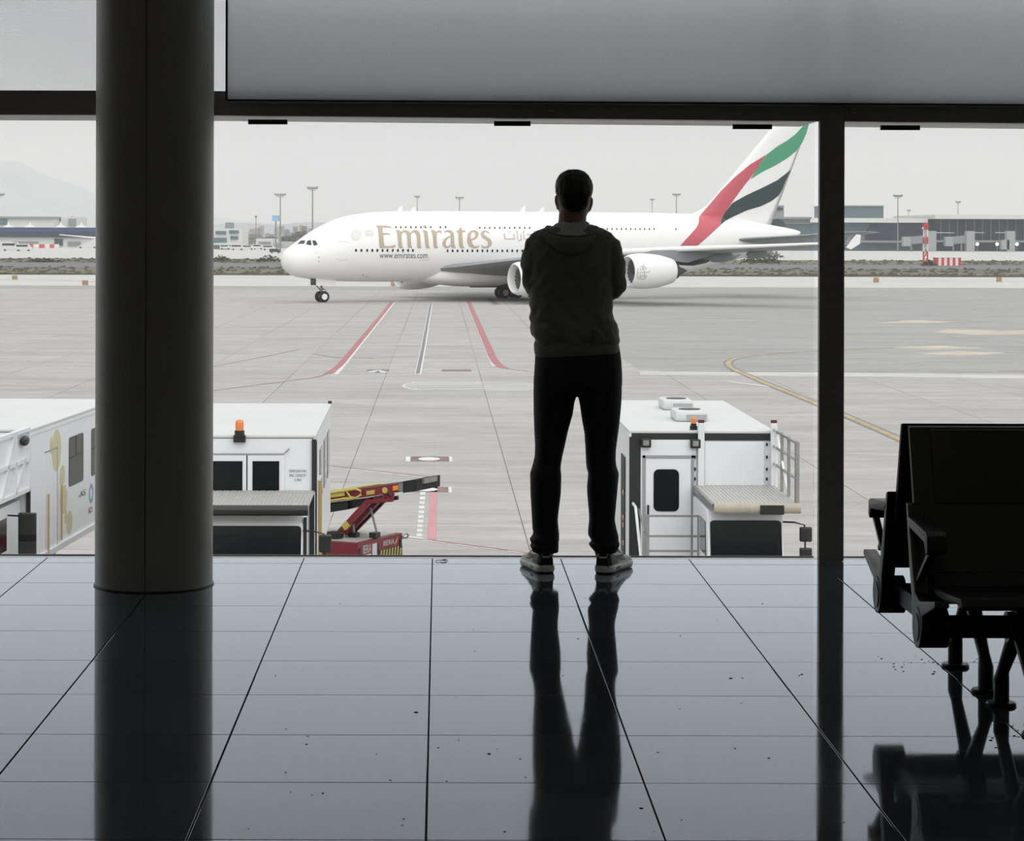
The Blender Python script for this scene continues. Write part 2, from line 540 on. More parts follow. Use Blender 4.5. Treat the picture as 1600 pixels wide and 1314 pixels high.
# roller blind in front of the upper panes
def blind():
    a = at(355, 157, 10.56)
    bl = thing('roller_blind', 'wide grey fabric roller blind hanging over the upper window panes', 'blind', (0, 10.56, 0))
    m = bpy.data.materials.new('blind_fabric'); m.use_nodes = True
    t = m.node_tree; N, L = t.nodes, t.links
    N.remove(N['Principled BSDF'])
    d = N.new('ShaderNodeBsdfDiffuse'); d.inputs[0].default_value = (0.55, 0.58, 0.59, 1)
    tl = N.new('ShaderNodeBsdfTranslucent'); tl.inputs[0].default_value = (0.36, 0.385, 0.40, 1)
    g = N.new('ShaderNodeTexCoord')
    nz = N.new('ShaderNodeTexNoise'); nz.inputs['Scale'].default_value = 260; nz.inputs['Detail'].default_value = 2
    L.new(g.outputs['Object'], nz.inputs['Vector'])
    r = N.new('ShaderNodeMapRange'); r.inputs[3].default_value = 0.85; r.inputs[4].default_value = 1.15
    L.new(nz.outputs[0], r.inputs[0])
    sc = N.new('ShaderNodeVectorMath'); sc.operation = 'SCALE'; sc.inputs[0].default_value = (0.80, 0.845, 0.86)
    L.new(r.outputs[0], sc.inputs[3]); L.new(sc.outputs[0], tl.inputs[0])
    mx = N.new('ShaderNodeMixShader'); mx.inputs[0].default_value = 0.82
    L.new(d.outputs[0], mx.inputs[1]); L.new(tl.outputs[0], mx.inputs[2])
    L.new(mx.outputs[0], N['Material Output'].inputs[0])
    xe = 7.8
    za = a.z; zb = za - 0.0033 * (xe - a.x)
    fb = MB()      # a single woven sheet, hanging with the slightest waviness
    nn = 60
    cols = [[(a.x + (xe - a.x) * i / nn, 0.0015 * math.sin(i * 1.7), za + (zb - za) * i / nn), (a.x + (xe - a.x) * i / nn, 0.0, ZC - 0.1)] for i in range(nn + 1)]
    fb.loft(cols, cap=False, closed=False)
    fb.build('fabric', m, bl)
    MB().tube([(a.x, 0, za), (xe, 0, zb)], 0.006, 8).build('hem_bar', M_dark, bl)
    MB().box(a.x - 0.008, a.x + 0.002, -0.006, 0.006, za, ZC - 0.1).build('edge_tape', M_dark, bl)
    MB().cyl((a.x, 0, ZC - 0.06), (xe, 0, ZC - 0.06), 0.05, 16).build('roller_tube', M_steel, bl, smooth=30)
    for px, py in ((862, 168), (1335, 172)):
        q = at(px, py, 10.60)
        c = MB().box(q.x - 0.012, q.x + 0.012, 0.02, 0.085, q.z - 0.016, q.z + 0.02).box(q.x - 0.02, q.x + 0.02, 0.03, 0.08, q.z + 0.018, q.z + 0.03)
        c.build('guide_clip', M_frame, bl)
blind()

# round column
def column():
    R = 0.2535
    c = at(240.5, 915, 9.91)
    cm = mat('column_cladding', (0.215, 0.21, 0.19), 0.34, var=0.10, scale=3, stretch=(1, 1, 0.2), rvar=0.05)
    o = thing('column', 'thick round dark grey clad column standing left of the man', 'column', (c.x, 9.91, 0))
    n = 64
    m = MB()
    # cladding: two half shells with a narrow open joint facing the room
    for a0, a1 in ((-91.0, 88.6), (89.4, 268.2)):
        ring = [(R * math.cos(math.radians(a0 + (a1 - a0) * k / 40)), R * math.sin(math.radians(a0 + (a1 - a0) * k / 40))) for k in range(41)]
        rin = [((R - .006) * math.cos(math.radians(a0 + (a1 - a0) * k / 40)), (R - .006) * math.sin(math.radians(a0 + (a1 - a0) * k / 40))) for k in range(40, -1, -1)]
        sh = MB().prism(ring + rin, 0.004, ZC - 0.002, 'z')
        sh.build('cladding_shell', cm, o, smooth=30)
    MB().cyl((0, 0, 0), (0, 0, ZC - 0.002), R - 0.008, 48).build('core', M_dark, o, smooth=30)
    MB().lathe([(0.0005, R + 0.006), (0.005, R + 0.006), (0.006, R - 0.004), (0.0005, R - 0.004)], n=64).build('base_seal', M_dark, o, smooth=30)
column()

# a scrap of wire lying on the floor by the sill
q = gnd(680, 876, 0.0)
pts = [(0, 0, .002), (.012, -.004, .006), (.03, 0, .004), (.045, .008, .008), (.052, .0, .006), (.046, -.01, .004), (.03, -.006, .008), (.05, .012, .004), (.058, .02, .003)]
wr = MB().tube([Vector(p) + Vector((q.x, q.y - 0.02, 0)) for p in pts], 0.0016, 6).build('wire_scrap', M_dark)
tag(wr, 'thin dark twisted wire lying on the tiles by the window sill', 'wire')

# ------------------------------------------------------------------ outdoors: ground
def apron_material(name, col, joints):
    m = bpy.data.materials.new(name); m.use_nodes = True
    t = m.node_tree; N, L = t.nodes, t.links
    p = N['Principled BSDF']; p.inputs['Roughness'].default_value = 0.75
    p.inputs['Specular IOR Level'].default_value = 0.25
    g = N.new('ShaderNodeNewGeometry')
    mp = N.new('ShaderNodeMapping'); mp.inputs['Scale'].default_value = (0.05, 0.16, 0.1)
    L.new(g.outputs['Position'], mp.inputs[0])
    n1 = N.new('ShaderNodeTexNoise'); n1.inputs['Scale'].default_value = 2.4; n1.inputs['Detail'].default_value = 8; n1.inputs['Roughness'].default_value = 0.65
    L.new(mp.outputs[0], n1.inputs['Vector'])
    mp2 = N.new('ShaderNodeMapping'); mp2.inputs['Scale'].default_value = (0.5, 1.2, 1)
    L.new(g.outputs['Position'], mp2.inputs[0])
    n2 = N.new('ShaderNodeTexNoise'); n2.inputs['Scale'].default_value = 1.5; n2.inputs['Detail'].default_value = 6
    L.new(mp2.outputs[0], n2.inputs['Vector'])
    r1 = N.new('ShaderNodeMapRange'); r1.inputs[1].default_value = .3; r1.inputs[2].default_value = .7; r1.inputs[3].default_value = .84; r1.inputs[4].default_value = 1.12
    L.new(n1.outputs[0], r1.inputs[0])
    r2 = N.new('ShaderNodeMapRange'); r2.inputs[1].default_value = .3; r2.inputs[2].default_value = .7; r2.inputs[3].default_value = .9; r2.inputs[4].default_value = 1.08
    L.new(n2.outputs[0], r2.inputs[0])
    mu = N.new('ShaderNodeMath'); mu.operation = 'MULTIPLY'
    L.new(r1.outputs[0], mu.inputs[0]); L.new(r2.outputs[0], mu.inputs[1])
    out = mu.outputs[0]
    if joints == 'random':
        oi = N.new('ShaderNodeObjectInfo')
        r3 = N.new('ShaderNodeMapRange'); r3.inputs[3].default_value = .96; r3.inputs[4].default_value = 1.04
        L.new(oi.outputs['Random'], r3.inputs[0])
        m2 = N.new('ShaderNodeMath'); m2.operation = 'MULTIPLY'
        L.new(out, m2.inputs[0]); L.new(r3.outputs[0], m2.inputs[1]); out = m2.outputs[0]
    sc = N.new('ShaderNodeVectorMath'); sc.operation = 'SCALE'; sc.inputs[0].default_value = col
    L.new(out, sc.inputs[3])
    if joints == 'grid':
        mp3 = N.new('ShaderNodeMapping'); mp3.inputs['Location'].default_value = (2.95 / 5.2 + 100, -66.9 / 5.2 + 100, 0)
        mp3.inputs['Scale'].default_value = (1 / 5.2, 1 / 5.2, 1)
        L.new(g.outputs['Position'], mp3.inputs[0])
        sep = N.new('ShaderNodeSeparateXYZ'); L.new(mp3.outputs[0], sep.inputs[0])
        outs = []
        for ax in (0, 1):
            fr = N.new('ShaderNodeMath'); fr.operation = 'FRACT'; L.new(sep.outputs[ax], fr.inputs[0])
            lt = N.new('ShaderNodeMath'); lt.operation = 'LESS_THAN'; lt.inputs[1].default_value = 0.011
            L.new(fr.outputs[0], lt.inputs[0]); outs.append(lt.outputs[0])
        mxm = N.new('ShaderNodeMath'); mxm.operation = 'MAXIMUM'
        L.new(outs[0], mxm.inputs[0]); L.new(outs[1], mxm.inputs[1])
        mix = N.new('ShaderNodeMix'); mix.data_type = 'RGBA'
        L.new(mxm.outputs[0], mix.inputs['Factor'])
        L.new(sc.outputs[0], mix.inputs['A']); mix.inputs['B'].default_value = (col[0] * .55, col[1] * .55, col[2] * .55, 1)
        L.new(mix.outputs['Result'], p.inputs['Base Color'])
    else:
        L.new(sc.outputs[0], p.inputs['Base Color'])
    return m
CONC = (0.388, 0.379, 0.361)
M_slab = apron_material('apron_concrete', CONC, 'random')
M_apron = apron_material('apron_concrete_field', CONC, 'grid')
M_light = apron_material('pale_concrete', (0.52, 0.515, 0.49), None)
M_asph = apron_material('worn_asphalt', (0.325, 0.323, 0.318), None)
M_asph2 = apron_material('dark_asphalt', (0.15, 0.155, 0.165), None)
M_grass = mat('dry_grass', (0.120, 0.118, 0.082), 0.95, var=0.6, scale=0.10, stretch=(1, 2.5, 1), coord='World', detail=12)
M_joint = mat('joint_filler', (0.12, 0.115, 0.11), 0.9)

ap = MB().box(-9000, 9000, 11.6, 12500, GZ - 0.5, GZ - 0.03).build('ground_apron', M_apron)
tag(ap, kind='structure')
SL = 5.2
slab_me = MB().box(-SL / 2 + 0.014, SL / 2 - 0.014, -SL / 2 + 0.014, SL / 2 - 0.014, -0.028, 0.0).mesh('slab')
slab_me.materials.append(M_slab)
cells = []
for j in range(-6, 22):
    y0 = 66.9 + SL * j
    for i in range(-14, 14):
        x0 = -2.95 + SL * i
        yc = y0 + SL / 2
        lo, hi = -687 / F * (yc + 3), 913 / F * (yc + 3)
        if x0 + SL < lo - 1 or x0 > hi + 1:
            continue
        if y0 > 128 and x0 > 11:
            continue
        cells.append((y0, x0))
cells.sort()
cells = cells[:298]
YS = max(c[0] for c in cells) + SL
for (y0, x0) in cells:
    o = bpy.data.objects.new('slab', slab_me); COL.objects.link(o); o.parent = ap
    o.location = (x0 + SL / 2, y0 + SL / 2, GZ + random.uniform(-0.004, 0.0))

def patch(name, px_pts, m, z, parent=None):
    vs = [gnd(x, y, GZ) for x, y in px_pts]
    n = len(vs)
    b = MB().add([(v.x, v.y, GZ - 0.02) for v in vs] + [(v.x, v.y, GZ + z) for v in vs],
                 [tuple(range(n, 2 * n)), tuple(range(n - 1, -1, -1))] + [(i, (i + 1) % n, (i + 1) % n + n, i + n) for i in range(n)])
    return b.build(name, m, ap)
def strip(name, y0, y1, m, z, x0=-1500, x1=1500):
    return MB().box(x0, x1, y0, y1, GZ - 0.02, GZ + z).build(name, m, ap)
strip('far_field', YS if YS < 131 else 131, 12400, M_apron, -0.012)
MB().box(11.5, 600, 132, 332, GZ - 0.02, GZ + 0.0).build('asphalt_lane', M_asph, ap)
strip('asphalt_edge', 318, 338, M_asph, 0.004, -600, 600)
strip('pale_taxiway', 338, 424, M_light, 0.008)
strip('grass_verge', 424, 520, M_grass, 0.03)
strip('dark_taxiway', 520, 592, M_asph2, 0.05)
strip('far_grass_verge', 592, 690, M_grass, 0.07)
strip('far_pale_apron', 690, 1300, M_light, 0.10)

# dry tufts roughening the verges
random.seed(21)
tf = MB()
for k in range(4600):
    if k < 2400: y = 424.3 + abs(random.gauss(0, 4))
    elif k < 3300: y = random.uniform(424, 519)
    else: y = random.uniform(593, 689)
    x = random.uniform(-.24 * y, .30 * y)
    hh = random.uniform(.12, .34) * (1.0 if y < 430 else 1.3)
    ww = random.uniform(.3, .9)
    a = random.uniform(-.5, .5)
    dx, dy = ww * math.cos(a), ww * math.sin(a)
    z = GZ + (.03 if y < 560 else .07)
    tf.add([(x - dx, y - dy, z), (x + dx, y + dy, z), (x + dx * .6, y + dy * .6 + .05, z + hh), (x - dx * .3, y - dy * .3 + .05, z + hh * .8)], [(0, 1, 2, 3)])
M_tuft = mat('dry_tuft', (0.105, 0.104, 0.075), 0.95, var=0.4, scale=0.2, coord='World')
tag(tf.build('grass_tufts', M_tuft, ap, fix=False), kind='stuff')

# painted lines ------------------------------------------------------
M_red = mat('faded_red_paint', (0.36, 0.145, 0.155), 0.7, var=0.15, scale=0.8, coord='World')
M_pink = mat('pink_red_paint', (0.50, 0.24, 0.255), 0.7, var=0.1, scale=0.8, coord='World')
M_lw = mat('white_line_paint', (0.62, 0.62, 0.61), 0.7, var=0.1, scale=0.9, coord='World')
M_ly = mat('yellow_line_paint', (0.42, 0.33, 0.17), 0.7, var=0.2, scale=0.7, coord='World')
M_lg = mat('grey_line_paint', (0.19, 0.19, 0.20), 0.7, var=0.15, scale=0.9, coord='World')
M_tan = mat('tan_patch_paint', (0.46, 0.41, 0.34), 0.8, var=0.3, scale=0.25, stretch=(1, 3, 1), coord='World')
M_plum = mat('brownish_red_paint', (0.20, 0.13, 0.13), 0.8, var=0.3, scale=2, coord='World')

def line(name, pts, wid, m, z=0.006, off=0.0):
    """painted strip along ground points given as picture positions"""
    P = [gnd(x, y) for x, y in pts]
    vs = []
    for i, p in enumerate(P):
        d = (P[min(i + 1, len(P) - 1)] - P[max(i - 1, 0)]); d.z = 0; d.normalize()
        n = Vector((d.y, -d.x, 0))
        vs += [p + n * (off - wid / 2) + Vector((0, 0, z)), p + n * (off + wid / 2) + Vector((0, 0, z))]
    k = len(vs)
    top = [(2 * i, 2 * i + 1, 2 * i + 3, 2 * i + 2) for i in range(len(P) - 1)]
    return MB().add(vs, top).build(name, m, ap, fix=False)
def arc(p0, p1, p2, n=8):
    return [((1 - t) ** 2 * p0[0] + 2 * t * (1 - t) * p1[0] + t * t * p2[0], (1 - t) ** 2 * p0[1] + 2 * t * (1 - t) * p1[1] + t * t * p2[1]) for t in [k / n for k in range(n + 1)]]
lr = [(613, 471.5), (590, 500), (565, 530), (545, 554)] + arc((535, 566), (519, 585), (490, 590)) + [(430, 598), (335, 610), (200, 629)]
line('red_line', lr[:5] + lr[5:10], 0.42, M_red)
line('thin_red_line', lr[9:], 0.16, M_red)
line('white_line', [(616, 472), (593, 501), (568.5, 531), (541, 566), (525, 585)], 0.24, M_lw, 0.005)
rr = [(731, 470), (740, 490), (753, 520), (764, 545)] + arc((769, 557), (776, 572), (790, 575.5))
line('red_line', rr, 0.5, M_red)
line('white_line', [(728.5, 470), (737, 490), (749.5, 520), (760, 545), (766, 560), (772, 572)], 0.2, M_lw, 0.005)
line('thin_red_line', [(788, 575.5), (830, 581), (900, 590)], 0.14, M_red)
line('white_line', [(673.5, 474), (667, 510), (661, 545), (653, 585)], 0.36, M_lw, 0.004)
line('grey_line', [(673.2, 474), (666.7, 510), (660.5, 545), (652.5, 584)], 0.22, M_lg, 0.007)
line('white_line', [(515, 587), (560, 588), (640, 586)], 0.28, M_lw, 0.004)
line('thin_red_line', [(335, 572), (400, 560), (468, 546)], 0.14, M_red)
line('dark_stain_line', [(524, 559), (585, 559.5)], 0.45, M_lg, 0.003)
line('dark_stain_line', [(600, 541), (740, 542)], 0.2, M_lg, 0.002)
line('dark_stain_line', [(490, 553), (525, 559)], 0.2, M_lg, 0.003)
line('dark_stain_line', [(764, 466), (776, 476)], 0.7, M_lg, 0.004)
# stand number boxes
patch('stand_box', [(571, 582.5), (606, 582.5), (608.5, 577), (573.5, 577)], M_lg, 0.005)
line('chevron', [(577, 582.3), (591, 578.2), (602, 582.3)], 0.5, M_lw, 0.009)
patch('stand_box', [(690, 580), (737, 580), (736, 577.5), (690.5, 577.5)], M_plum, 0.004)
# hatched oval
for k in range(9):
    yy = 597.5 + k * 1.45
    ins = 14 * abs((k - 4) / 4.0) ** 2
    line('hatch_bar', [(628 + ins, yy), (700, yy + .15), (780, yy + .4), (842 - ins, yy + .6)], 0.28, M_lw, 0.004)
line('hatch_outline', arc((660, 596.5), (600, 602.5), (660, 610)), 0.12, M_lw, 0.005)
# lower markings
for (xa, xb, ya, yb) in ((634, 707, 713.5, 721), (628, 706, 761, 769)):
    patch('sign_panel', [(xa, yb), (xb, yb), (xb - .5, ya), (xa + .5, ya)], M_lw, 0.003)
    patch('sign_panel', [(xa + 7, yb), (xb - 5, yb), (xb - 5.5, ya), (xa + 7.5, ya)], M_plum, 0.006)
    e = [(0.5 * (xa + xb) + 17 * math.cos(t * PI / 8), 0.5 * (ya + yb) + (yb - ya) * .36 * math.sin(t * PI / 8)) for t in range(16)]
    patch('sign_oval', e, M_lw, 0.009)
line('pink_stripe', [(678.5, 752), (677, 790), (674.8, 843)], 0.21, M_pink, 0.006)
for k in range(10):
    y0 = 769 + k * 7.2
    xx = 660.6 - (y0 - 769) * 0.083
    patch('ladder_mark', [(xx - 4.3, y0 + 4.2), (xx + 4.3, y0 + 4.2), (xx + 4.4, y0), (xx - 4.2, y0)], M_lw, 0.006)
line('thin_red_line', [(500, 726), (585, 735), (683, 746)], 0.10, M_pink)
for k in range(6):
    line('white_dash', [(516 + k * 26, 730.5 + k * 2.85), (534 + k * 26, 732.5 + k * 2.85)], 0.12, M_lw)
line('thin_red_line', [(676, 844), (740, 852), (835, 865)], 0.10, M_pink)
for k in range(5):
    line('white_dash', [(672 + k * 40, 846 + k * 5.0), (696 + k * 40, 849 + k * 5.0)], 0.09, M_lw)
line('white_line', [(622, 836), (640, 839), (662, 842)], 0.17, M_lw)
# yellow guide line on the right
ry = [(1700, 812), (1415, 690), (1330, 653), (1250, 620), (1190, 596)] + arc((1165, 585), (1105, 563), (1175, 556)) + [(1225, 551), (1290, 547.5), (1400, 543)]
line('yellow_edge', ry, 0.62, M_lg, 0.004)
line('yellow_line', ry, 0.30, M_ly, 0.008)
line('white_dash', [(1136, 596), (1170, 600), (1200, 604)], 0.3, M_lw)
# bleached patches on the asphalt
def blob(name, pts, m, z=0.006):
    random.seed(int(pts[0][0]))
    out = []
    n = len(pts)
    for i in range(n):
        a, b = pts[i], pts[(i + 1) % n]
        for t in (0, .25, .5, .75):
            out.append((a[0] + (b[0] - a[0]) * t + random.uniform(-5, 5), a[1] + (b[1] - a[1]) * t + random.uniform(-.5, .5)))
    return patch(name, out, m, z)
blob('paint_patch', [(1458, 519), (1520, 523), (1700, 523), (1700, 516), (1560, 517), (1480, 514.5)], M_tan)
blob('paint_patch', [(1425, 552), (1500, 556), (1575, 552), (1500, 548)], M_tan)
blob('paint_patch', [(1390, 543), (1450, 546), (1540, 544), (1470, 539.5)], M_tan, 0.005)
blob('paint_patch', [(1365, 505), (1440, 505), (1500, 503), (1430, 500)], M_tan, 0.005)
line('pale_band', [(1000, 583), (1290, 585), (1700, 590)], 3.6, M_light, 0.003)
line('yellow_line', [(1340, 440), (1450, 438), (1620, 440), (1800, 445)], 1.2, M_tan, 0.02)
line('yellow_line', [(-40, 437), (60, 436), (150, 441)], 1.0, M_tan, 0.02)
line('yellow_line', [(70, 450), (146, 446)], 0.6, M_tan, 0.02)

# ------------------------------------------------------------------ hills
def hill(name, prof, Y, depth, m, zbase):
    b = MB()
    nx, ny = 160, 14
    x0, x1 = prof[0][0], prof[-1][0]
    vs = []
    for j in range(ny + 1):
        v = j / ny
        for i in range(nx + 1):
            px = x0 + (x1 - x0) * i / nx
            py = interp(prof, px, 1)
            p = at(px, py, Y)
            h = max(0, p.z - GZ)
            e = math.sin(PI * v) ** 0.8
            nzv = noise.fractal(Vector((p.x * .004, v * 3, 1.3)), 1.0, 2.0, 5) * 0.07 * h
            vs.append((p.x, Y + (v - 0.5) * depth, GZ - 2 + (h + nzv) * e))
    fs = [(j * (nx + 1) + i, j * (nx + 1) + i + 1, (j + 1) * (nx + 1) + i + 1, (j + 1) * (nx + 1) + i) for j in range(ny) for i in range(nx)]
    o = b.add(vs, fs).build(name, m, None, smooth=180)
    return tag(o, kind='structure')
M_hill = mat('hazed_hill', (0.20, 0.23, 0.25), 0.95, var=0.2, scale=0.004, coord='World')  # haze put into the hill colour: paler and bluish to soften its contrast
hill('hill_mountain', [(-700, 330), (-400, 290), (-150, 275), (-60, 268), (0, 258), (14, 255), (28, 256), (55, 269), (90, 281), (120, 291), (146, 301), (200, 316), (280, 332), (380, 344), (500, 352), (700, 358), (900, 362)], 11000, 1800, M_hill, GZ)
hill('hill_low', [(200, 366), (330, 351), (380, 347), (430, 350), (480, 346), (560, 350), (700, 353), (1000, 357), (1300, 356), (1700, 352), (2200, 356)], 6500, 700, M_hill, GZ)

# ------------------------------------------------------------------ the airliner
NX, NY = -17.8, 258.0
TH = math.radians(26.6)
CA, SA = math.cos(TH), math.sin(TH)
M_aw = mat('aircraft_white', (0.84, 0.84, 0.84), 0.28, var=0.015, scale=0.6)
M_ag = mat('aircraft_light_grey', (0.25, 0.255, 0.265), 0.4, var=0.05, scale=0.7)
M_adk = mat('aircraft_dark_grey', (0.055, 0.055, 0.06), 0.5, var=0.1, scale=1)
M_belly = mat('belly_maroon', (0.13, 0.03, 0.045), 0.45)
M_gold = mat('gold_lettering', (0.47, 0.40, 0.29), 0.4, var=0.06, scale=0.4)
M_goldl = mat('pale_gold_lettering', (0.52, 0.49, 0.43), 0.4)
M_gtxt = mat('grey_lettering', (0.14, 0.14, 0.15), 0.5)
M_lgt = mat('faint_grey_print', (0.58, 0.58, 0.58), 0.5)
M_fr = mat('flag_red', (0.52, 0.10, 0.125), 0.35)
M_fg = mat('flag_green', (0.075, 0.32, 0.18), 0.35)
M_fk = mat('flag_black', (0.034, 0.058, 0.055), 0.35)
M_win = mat('cabin_window_glass', (0.012, 0.018, 0.02), 0.15)
M_wd2 = mat('cockpit_glass', (0.02, 0.035, 0.035), 0.08)

plane = thing('airliner', 'white double-deck four-engine airliner with red, green and black tail stripes', 'airplane', (NX, NY, GZ), TH)
FUS = [  # s, bottom, top, half width
    (0.0, 4.55, 4.95, 0.12), (0.12, 4.15, 5.35, 0.55), (0.46, 3.65, 5.9, 1.05), (1.4, 3.02, 6.55, 1.75), (2.73, 2.72, 7.45, 2.3),
    (4.19, 2.56, 8.35, 2.72), (5.86, 2.42, 9.12, 3.05), (7.73, 2.34, 9.76, 3.3), (10.06, 2.28, 10.15, 3.5), (12.6, 2.26, 10.35, 3.56),
    (20, 2.25, 10.45, 3.57), (46, 2.27, 10.45, 3.57), (50, 2.45, 10.43, 3.48), (52.3, 2.8, 10.4, 3.36), (55.5, 3.45, 10.3, 3.1), (58.5, 4.15, 10.1, 2.75),
    (62, 4.85, 9.7, 2.2), (64.6, 5.4, 9.3, 1.8), (67.5, 6.3, 8.85, 1.2), (70, 7.35, 8.45, 0.55), (70.9, 7.9, 8.2, 0.12)]
def fus(s):
    zb, zt, hw = interp(FUS, s, 1), interp(FUS, s, 2), interp(FUS, s, 3)
    return zb, zt, hw, zb + (zt - zb) * 0.47
def lat_f(s, h):
    if s <= 0 or s >= 70.9: return 0.0
    zb, zt, hw, zw = fus(s)
    q = (h - zw) / (zt - zw) if h > zw else (zw - h) / (zw - zb)
    return hw * math.sqrt(1 - q * q) if q < 1 else 0.0
FIN = ((55.8, 10.4), (69.2, 24.1), (73.2, 24.1), (66.4, 8.9))
def fin_edges(h):
    t = (h - 10.4) / (24.1 - 10.4)
    le = 55.8 + (69.2 - 55.8) * t - (2.2 * max(0, 1 - (h - 9.9) / 1.6) ** 2 if h < 11.5 else 0)
    te = 66.4 + (73.2 - 66.4) * (h - 8.9) / (24.1 - 8.9)
    return le, te
def lat_fin(s, h):
    if h < 9.0 or h > 24.1: return 0.0
    le, te = fin_edges(h)
    if s <= le or s >= te: return 0.0
    c = (s - le) / (te - le)
    T = 0.95 - 0.55 * (h - 9) / 15
    return 0.5 * T * math.sin(PI * c ** 0.62)
def lat(s, h):
    return max(lat_f(s, h), lat_fin(s, h))

def solve(px, py, latfun, lift=0.03):
    """the point on the aircraft's near side where that marking sits"""
    u, v = px - PX0, py - PY0
    u, v = u + ROLL * v, v - ROLL * u
    k = u / F
    l = 2.0
    for _ in range(40):
        s = (k * (NY - CA * l) - NX - SA * l) / (CA - SA * k)
        D = NY + SA * s - CA * l
        h = CAMH - GZ - v * D / F
        l += 0.6 * (latfun(s, h) - l)
    return (s, -(l + lift), h)

def seg_rows(polys, dy):
    ys = [p[1] for P in polys for p in P]
    y0, y1 = min(ys), max(ys)
    n = max(1, int(math.ceil((y1 - y0) / dy)))
    return [y0 + (y1 - y0) * i / n for i in range(n + 1)]
def spans(polys, y):
    xs = []
    for P in polys:
        n = len(P)
        for i in range(n):
            a, b = P[i], P[(i + 1) % n]
            if (a[1] <= y) != (b[1] <= y):
                xs.append(a[0] + (b[0] - a[0]) * (y - a[1]) / (b[1] - a[1]))
    xs.sort()
    return [(xs[i], xs[i + 1]) for i in range(0, len(xs) - 1, 2)]
def decal(name, polys, m, latfun=lat, dy=0.5, dx=4.0, parent=None, lift=0.03):
    rows = seg_rows(polys, dy)
    b = MB()
    for i in range(len(rows) - 1):
        ya, yb = rows[i], rows[i + 1]
        e = (yb - ya) * 0.02
        A, B, C = spans(polys, ya + e), spans(polys, yb - e), spans(polys, (ya + yb) / 2)
        if not (len(A) == len(B) == len(C)):
            A = B = C
        for (a, bb), (c, d) in zip(A, B):
            n = max(1, int(math.ceil(max(bb - a, d - c) / dx)))
            for k in range(n):
                t0, t1 = k / n, (k + 1) / n
                q = [(a + (bb - a) * t0, ya), (a + (bb - a) * t1, ya), (c + (d - c) * t1, yb), (c + (d - c) * t0, yb)]
                b.add([solve(x, y, latfun, lift) for x, y in q], [(3, 2, 1, 0)])
    return b.build(name, m, parent or plane, fix=False)

# fuselage
ss = [0, .04, .12, .25, .46, .8, 1.2, 1.7, 2.2, 2.73, 3.4, 4.19, 5, 5.86, 6.8, 7.73, 8.8, 10.06, 11.3, 12.6, 15] + list(range(20, 47, 2)) + [48, 50, 51.2, 52.3, 54, 55.5, 57, 58.5, 60, 62, 63.3, 64.6, 66, 67.5, 68.8, 70, 70.6, 70.9]
rings = []
NF = 48
for s in ss:
    zb, zt, hw, zw = fus(s)
    ring = []
    for k in range(NF):
        a = 2 * PI * k / NF
        ring.append((s, hw * math.cos(a), zw + math.sin(a) * ((zt - zw) if math.sin(a) > 0 else (zw - zb))))
    rings.append(ring)
MB().loft(rings).build('fuselage', M_aw, plane, smooth=180)
# belly fairing between the wings
rings = []
for s, w_, zb, zt in ((17, 1.2, 2.4, 3.2), (19, 2.9, 1.95, 4.0), (22, 3.85, 1.65, 4.8), (27, 4.1, 1.55, 5.2), (34, 4.1, 1.6, 5.2), (39, 3.6, 1.8, 4.6), (43, 2.4, 2.1, 3.8), (45, 1.0, 2.35, 3.0)):
    rings.append([(s, w_ * abs(math.cos(a)) ** .8 * (1 if math.cos(a) > 0 else -1), (zb + zt) / 2 + (zt - zb) / 2 * abs(math.sin(a)) ** .8 * (1 if math.sin(a) > 0 else -1)) for a in [2 * PI * k / 28 for k in range(28)]])
MB().loft(rings).build('belly_fairing', M_aw, plane, smooth=180)
rings = [[(s, w_ * math.cos(a), zc_ + .5 * math.sin(a)) for a in [2 * PI * k / 20 for k in range(20)]] for s, w_, zc_ in ((24, .6, 2.0), (27, 3.0, 1.98), (30, 3.7, 1.96), (36, 3.7, 1.98), (40, 2.6, 2.1), (42, .6, 2.3))]
MB().loft(rings).build('belly_panel', M_belly, plane, smooth=180)

# wings
WING = [  # l, le, chord, z, thickness
    (2.5, 18.3, 19.5, 3.35, 2.3), (5.5, 20.2, 17.6, 3.75, 2.1), (9.5, 23.3, 14.9, 4.4, 1.7), (14.0, 26.9, 11.9, 5.0, 1.3),
    (20, 31.4, 9.7, 5.55, .95), (26, 36.0, 7.9, 6.0, .75), (33, 41.3, 5.9, 6.4, .5), (38, 45.2, 4.4, 6.72, .36), (39.7, 46.9, 3.2, 6.85, .25)]
def airfoil(n=11):
    pts = []
    for k in range(n):
        c = (1 - math.cos(PI * k / (n - 1))) / 2
        pts.append((c, 0.55 * (2.9 * math.sqrt(c) * (1 - c) ** 0.9) * 0.62))
    low = [(c, -t * 0.75) for c, t in pts[1:-1]][::-1]
    return pts + low
AF = airfoil()
def surface(name, secs, sgn, m):
    rings = [[(le + c * ch, -sgn * l, z + t * th - (c - .4) * ch * 0.05) for c, t in AF] for l, le, ch, z, th in secs]
    return MB().loft(rings).build(name, m, plane, smooth=40)
